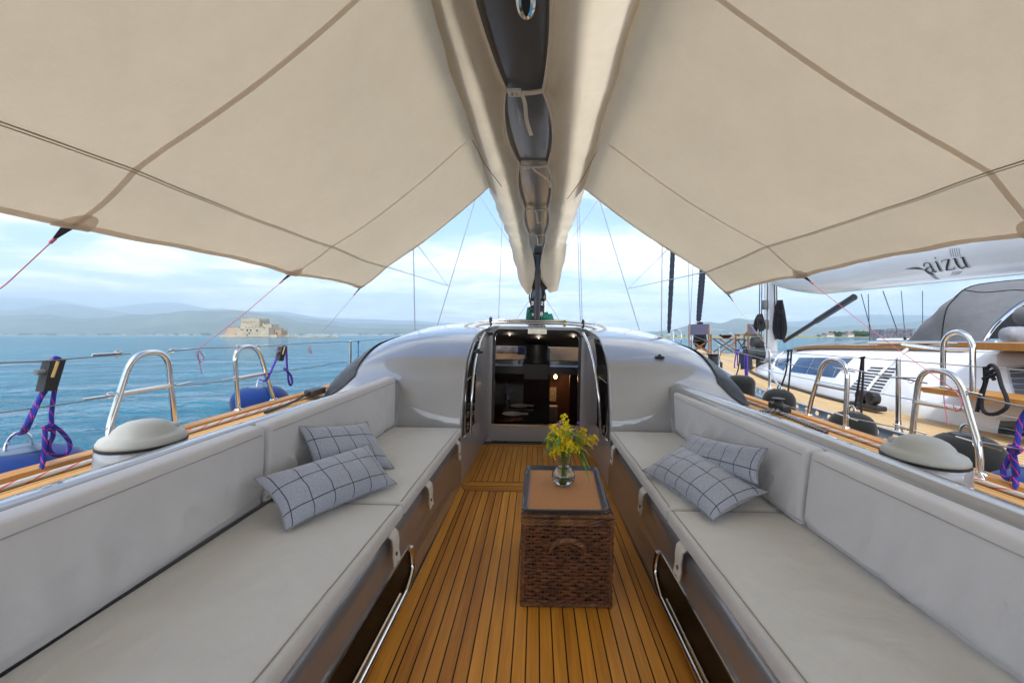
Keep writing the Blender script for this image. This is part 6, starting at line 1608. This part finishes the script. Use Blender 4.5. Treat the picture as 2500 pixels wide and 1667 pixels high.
# =================================================================== FAR SHORES, HILLS
def ridge(name, prof_, Dist, depth, mat, seed, amp, xs=None, back=1500.):
    m = MB(); n = 160; pa, pb = prof_[0][0], prof_[-1][0]
    def f(u, v):
        px = lerp(pa, pb, u); py = smooth_interp(prof_, px) + mnoise.noise(V(px*.013+seed, 0, seed))*4*amp + mnoise.noise(V(px*.05+seed, 3, seed))*1.6*amp + mnoise.noise(V(px*.17, 7, seed))*.6*amp
        hh = max(1, (HY-py)/F*Dist)
        if v < .75: t = v/.75; d = Dist - depth*(1-t); k = t**.9
        else: t = (v-.75)/.25; d = Dist + back*t; k = 1-.8*t
        x = (px-CX)/F*d
        rel = 1+ .35*mnoise.noise(V(x/700+seed, d/600, 0))*sin(pi*min(1, v/.75))+.22*mnoise.noise(V(x/220+seed, d/240, 2))*sin(pi*min(1, v/.75))
        return V(x, d, hh*k*rel - (1.5 if v == 0 else 0))
    m.grid(f, n, 40); o = solo(name, m, mat, None, None, V(0, Dist, 0), WORLD, kind='structure', ang=180); return o
hillm = pm('scrub_hillside', (.14,.15,.09), .95, 0, .4, .0035, col2=(.055,.075,.045), bump=1., bs=.02)
ridge('hills', [(-700, 742), (-300, 735), (0, 725), (100, 722), (200, 731), (300, 722), (400, 717), (480, 713), (560, 714), (620, 723), (680, 736), (760, 746), (850, 752), (1000, 757), (1150, 764), (1300, 768)], 5200, 1300, hillm, 1., 1.)
ridge('hills', [(-700, 735), (-300, 715), (0, 712), (60, 708), (130, 700), (165, 698), (200, 704), (260, 715), (330, 722), (420, 716), (500, 710), (600, 716), (680, 728), (800, 740), (950, 745), (1100, 752), (1300, 766)], 8200, 1700, hillm, 4., .8)
ridge('mountains', [(-700, 705), (-300, 692), (0, 683), (80, 684), (130, 689), (180, 698), (230, 706), (300, 700), (370, 694), (420, 697), (470, 707), (560, 716), (640, 716), (740, 728), (850, 733), (950, 737), (1060, 745), (1200, 758), (1400, 764)], 13500, 2600, hillm, 9., .6)
ridge('hills', [(1380, 768), (1480, 763), (1540, 758), (1580, 745), (1624, 739), (1657, 742), (1690, 731), (1722, 735), (1816, 746), (1880, 752), (1960, 748), (2054, 744), (2119, 736), (2250, 732), (2500, 738), (2900, 750)], 6000, 1500, hillm, 14., .8)
ridge('mountains', [(1400, 766), (1550, 757), (1700, 745), (1800, 740), (1850, 736), (1890, 729), (1990, 722), (2097, 724), (2200, 722), (2400, 715), (2900, 730)], 11000, 2200, hillm, 19., .5)
coastm = pm('low_coast', (.22,.22,.15), .95, 0, .4, .02, col2=(.12,.14,.08))
def strip(name, pa, pb, Dn, Df, z, mat, kind='structure'):
    m = MB()
    def f(u, v):
        px = lerp(pa, pb, u); d = lerp(Dn, Df, v)*(1+.05*mnoise.noise(V(px*.01, 0, Dn))); return V((px-CX)/F*d, d, -.6 if v == 0 else lerp(.3, z, min(1, v*3)))
    m.grid(f, 80, 8); return solo(name, m, mat, None, None, V(0, Dn, 0), WORLD, kind=kind, ang=180)
strip('far_shore', -700, 1330, 3300, 5200, 6, coastm)
strip('near_shore', 1440, 2700, 285, 900, 1.2, pm('grassy_shore', (.24,.21,.12), .95, 0, .35, .06, col2=(.13,.16,.055)))
leafg = pm('dark_tree_foliage', (.06,.10,.035), .8, 0, .5, .6)
leafg2 = pm('olive_tree_foliage', (.07,.09,.035), .8, 0, .5, .6)
def clump(m, p, h, w, r):
    for k in range(70):
        a = r.uniform(0, 6.28); q_ = r.random()**.5; zz = r.random()
        rad = w*(sin(pi*min(1, .12+zz*.86)))**.7
        m.octa(p+V(rad*q_*cos(a), rad*q_*sin(a), h*(.12+.86*zz)), r.uniform(.07, .16)*h)
    m.tube([p, p+V(0,0,h*.5)], h*.03, 5)
rt = random.Random(31)
m = MB()
for k in range(190):
    px = rt.choice([rt.uniform(1905, 2080), rt.uniform(1480, 2500), rt.uniform(1960, 2090)]); d = rt.uniform(320, 420)
    big = (1905 < px < 2085); h = rt.uniform(2.4, 4.4) if big else rt.uniform(.8, 2.0)
    if 1712 < px < 1735: h = rt.uniform(3, 4.5)
    clump(m, V((px-CX)/F*d, d, 1.), h, h*rt.uniform(.45, .7), rt)
solo('tree_belt', m, leafg, None, None, V(150, 340, 1), WORLD, kind='stuff', smooth=False)
m = MB()
for k in range(150):
    px = rt.uniform(-60, 930); d = rt.uniform(3350, 3500); h = rt.uniform(6, 16)
    if rt.random() < .5: px = rt.choice([60, 115, 235, 250, 330, 470, 880, 905])+rt.uniform(-14, 14)
    p = V((px-CX)/F*d, d, 1)
    for j in range(8): m.octa(p+V(rt.uniform(-14,14), 0, rt.uniform(.2,.8)*h), rt.uniform(.3,.5)*h)
solo('tree_belt', m, leafg2, None, None, V(-2000, 3400, 1), WORLD, kind='stuff', smooth=False)
m = MB()
for k in range(170):
    px = rt.choice([rt.uniform(300, 930), rt.uniform(700, 930), rt.uniform(-40, 930)]); d = rt.uniform(3280, 3420); h = rt.uniform(3, 8); w = rt.uniform(5, 18)
    p = V((px-CX)/F*d, d, 1); m.box(p+V(-w/2, 0, 0), p+V(w/2, 10, h))
solo('far_town', m, pm('whitewashed_walls', (.70,.66,.60), .9, 0, .2, .03), None, None, V(-1000, 3300, 0), WORLD, kind='stuff', smooth=False)
whitew = pm('white_house_wall', (.68,.65,.60), .9); roofm = pm('brown_tile_roof', (.30,.15,.09), .9, 0, .2, 2)
for i, (px, d, w, lab) in enumerate(((1955, 300, 4, 'white red roofed house on the far shore left of the steel lines, beside dark trees'), (1908, 310, 5, 'small white house on the far shore just right of the white mast'), (2068, 305, 3.2, 'red roofed house on the far shore near the grey mesh box'), (2090, 300, 6, 'tiny white house on the far shore just left of the sprayhood'))):
    x = (px-CX)/F*d; hs = thing('shore_house', lab, 'house', (x, d, 1), WORLD); h = 1.6
    m = MB(); m.box((x-w/2, d, .9), (x+w/2, d+6, 1+h)); part('wall', m, whitew, hs, smooth=False)
    m = MB(); a = [V(x-w/2-.4, d-.4, 1+h), V(x+w/2+.4, d-.4, 1+h), V(x+w/2+.4, d+6.4, 1+h), V(x-w/2-.4, d+6.4, 1+h)]; r0, r1 = V(x-w/2-.4, d+3, 2.0+h), V(x+w/2+.4, d+3, 2.0+h)
    m.poly([a[0], a[1], r1, r0]); m.poly([a[2], a[3], r0, r1]); m.poly([a[1], a[2], r1]); m.poly([a[3], a[0], r0]); part('roof', m, roofm, hs, smooth=False)
# =================================================================== WATER
def water_mat():
    m, nt, out = newmat('sea_water'); T = NT(nt); b = T.n('ShaderNodeBsdfPrincipled', i_Roughness=.08, i_IOR=1.33)
    co = T.n('ShaderNodeTexCoord').outputs['Object']
    n0 = T.noise(T.n('ShaderNodeMapping', i_Vector=co, i_Scale=(.02,.05,1)).outputs[0], 1, 3, .5)
    T.link(T.mix(T.ramp(n0, .3, .7), (.000,.092,.160), (.000,.175,.268)), b.inputs['Base Color'])
    mp = T.n('ShaderNodeMapping', i_Vector=co, i_Scale=(.8,1.5,1), i_Rotation=(0,0,R(12))).outputs[0]
    w1 = T.noise(mp, .8, 4, .62, .8); w2 = T.noise(mp, 4.5, 3, .6, .4); w0 = T.noise(mp, .16, 3, .6, .5)
    h = T.math('MULTIPLY_ADD', w1, 1.0, T.math('MULTIPLY_ADD', w2, .22, T.math('MULTIPLY', w0, 2.6)))
    bp = T.n('ShaderNodeBump', i_Strength=1., i_Distance=1.0, i_Height=h); T.link(bp.outputs[0], b.inputs['Normal']); T.link(b.outputs[0], out.inputs[0]); return m
m = MB(); N = 260
def sg(t): return math.sinh(t*9.2)/math.sinh(9.2)*16000
rwv = random.Random(17)
waves = [(rwv.uniform(-.5, .5)+R(100), 2*pi/L, a, rwv.uniform(0, 6)) for L, a in ((6.5, .030), (4.6, .028), (3.3, .022), (2.5, .018), (1.9, .014), (1.5, .010), (8.5, .03))]
def wtr(u, v):
    x = math.copysign(sg(abs(u*2-1)), u*2-1); y = math.copysign(sg(abs(v*2-1)), v*2-1); r = math.hypot(x, y); z = 0
    for a, k, A, ph in waves:
        L = 2*pi/k; fade = max(0, 1-r/(L*14)); 
        if fade > 0: s = sin(k*(x*cos(a)+y*sin(a))+ph+.8*mnoise.noise(V(x*.2, y*.2, ph))); z += 1.7*A*fade*(s + .35*(s*s-.5))
    return V(x, y, z)
m.grid(wtr, N*2, N*2); solo('water', m, water_mat(), None, None, V(0,0,0), WORLD, kind='structure', ang=180)
# =================================================================== HAZE, SKY, LIGHT, CAMERA
hz = MB(); hz.box((-15500, -800, -4), (15500, 15800, 1250))
hm, nt, out = newmat('sea_haze'); T = NT(nt); vol = T.n('ShaderNodeVolumePrincipled', i_Color=(.80,.90,1,1), i_Density=HAZE_D, i_Anisotropy=.78); T.link(vol.outputs[0], out.inputs['Volume'])
solo('haze', hz, hm, None, None, V(0,0,0), WORLD, kind='stuff', smooth=False)
SUN_EL, SUN_AZ = R(58), R(186)      # azimuth clockwise from +Y
w = bpy.data.worlds.new('World'); scene.world = w; w.use_nodes = True; nt = w.node_tree; nt.nodes.clear(); T = NT(nt)
sky = T.n('ShaderNodeTexSky', sky_type='NISHITA', sun_disc=False, sun_elevation=SUN_EL, sun_rotation=SUN_AZ, air_density=1.3, dust_density=1.2, ozone_density=2.0)
d = T.n('ShaderNodeTexCoord').outputs['Generated']; sp = T.n('ShaderNodeSeparateXYZ', i_Vector=d)
zz = T.math('ADD', T.math('MAXIMUM', sp.outputs[2], 0.0), .10)
pv = T.n('ShaderNodeCombineXYZ', i_X=T.math('DIVIDE', sp.outputs[0], zz), i_Y=T.math('DIVIDE', sp.outputs[1], zz), i_Z=0.)
n1 = T.noise(T.n('ShaderNodeMapping', i_Vector=pv.outputs[0], i_Location=(3.3,1.7,0), i_Scale=(.75,1.0,1)).outputs[0], .85, 8, .56, .35)
n2 = T.noise(T.n('ShaderNodeMapping', i_Vector=pv.outputs[0], i_Location=(8.1,5.2,2)).outputs[0], 1.9, 7, .6, .5)
cov = T.math('MULTIPLY_ADD', T.math('SUBTRACT', 1.0, T.math('MULTIPLY', sp.outputs[2], 1.0)), .10, n1)
mask = T.ramp(cov, .49, .60)
lowm = T.ramp(sp.outputs[2], .14, .0)
mask = T.math('MAXIMUM', mask, T.math('MULTIPLY', lowm, .75))
shade = T.ramp(n2, .36, .60)
cc = T.mix(shade, CLOUD_D, CLOUD_L)
cc = T.mix(1.0, cc, T.mix(T.ramp(sp.outputs[2], .26, .02), (1, 1, 1), (1.62, 1.60, 1.57)), 'MULTIPLY')
skc = T.mix(1.0, sky.outputs[0], SKY_TINT, 'MULTIPLY')
col = T.mix(mask, skc, cc)
bg = T.n('ShaderNodeBackground', i_Color=col, i_Strength=SKY_S); wo = T.n('ShaderNodeOutputWorld'); T.link(bg.outputs[0], wo.inputs[0])
sl = bpy.data.lights.new('sun', 'SUN'); sl.energy = SUN_E; sl.angle = R(12); sl.color = (1, .95, .86); so = bpy.data.objects.new('sun', sl); COL.objects.link(so)
sv = V(sin(SUN_AZ)*cos(SUN_EL), cos(SUN_AZ)*cos(SUN_EL), sin(SUN_EL)); so.rotation_euler = sv.to_track_quat('Z', 'Y').to_euler(); so.location = (0, -5, 30)
cam = bpy.data.cameras.new('camera'); co_ = bpy.data.objects.new('camera', cam); COL.objects.link(co_); scene.camera = co_
co_.location = CAM; co_.rotation_euler = (R(90), 0, 0); cam.sensor_width = 36; cam.lens = 36*F/2352; cam.shift_x = (1176-CX)/2352; cam.shift_y = -(784-HY)/2352*1.0
cam.clip_start = .05; cam.clip_end = 40000
vs = scene.view_settings; scene.display_settings.display_device = 'sRGB'; vs.view_transform = 'Standard'; vs.look = 'None'; vs.exposure = EXPO; vs.gamma = 1; vs.use_curve_mapping = False
scene.cycles.max_bounces = 8; scene.cycles.volume_bounces = 3; scene.cycles.transparent_max_bounces = 8; scene.cycles.sample_clamp_indirect = 8; scene.cycles.sample_clamp_direct = 12
GROUPS = {'seat_cushion': 'seat cushions on the cockpit benches', 'backrest_cushion': 'backrest cushions along the cockpit coamings', 'plaid_pillow': 'plaid pillows on the benches',
    'winch_cover': 'covers over the cockpit winches', 'fender': 'fenders hung along the hull sides', 'fender_hanger': 'fender hangers clipped on lifelines', 'fender_rope': 'ropes that hold the fenders',
    'rope_coil': 'rope coils hung at the masts', 'deck_line': 'ropes along our side decks', 'sheet_block': 'deck blocks beside the side windows', 'stopper_ball': 'yellow balls above the mast displays',
    'furled_sail': 'furled headsails of the white yacht', 'deck_chair': 'folding chairs on the foredeck', 'hanging_rope': 'ropes hanging from the lifelines of the white yacht', 'turning_block': 'turning blocks before the white cabin',
    'shore_house': 'houses on the far shore', 'dinner_plate': 'plates on the cabin table'}
for o in scene.objects:
    k = o.name.split('.')[0]
    if o.parent is None and k in GROUPS: o['group'] = GROUPS[k]
bpy.context.view_layer.update()
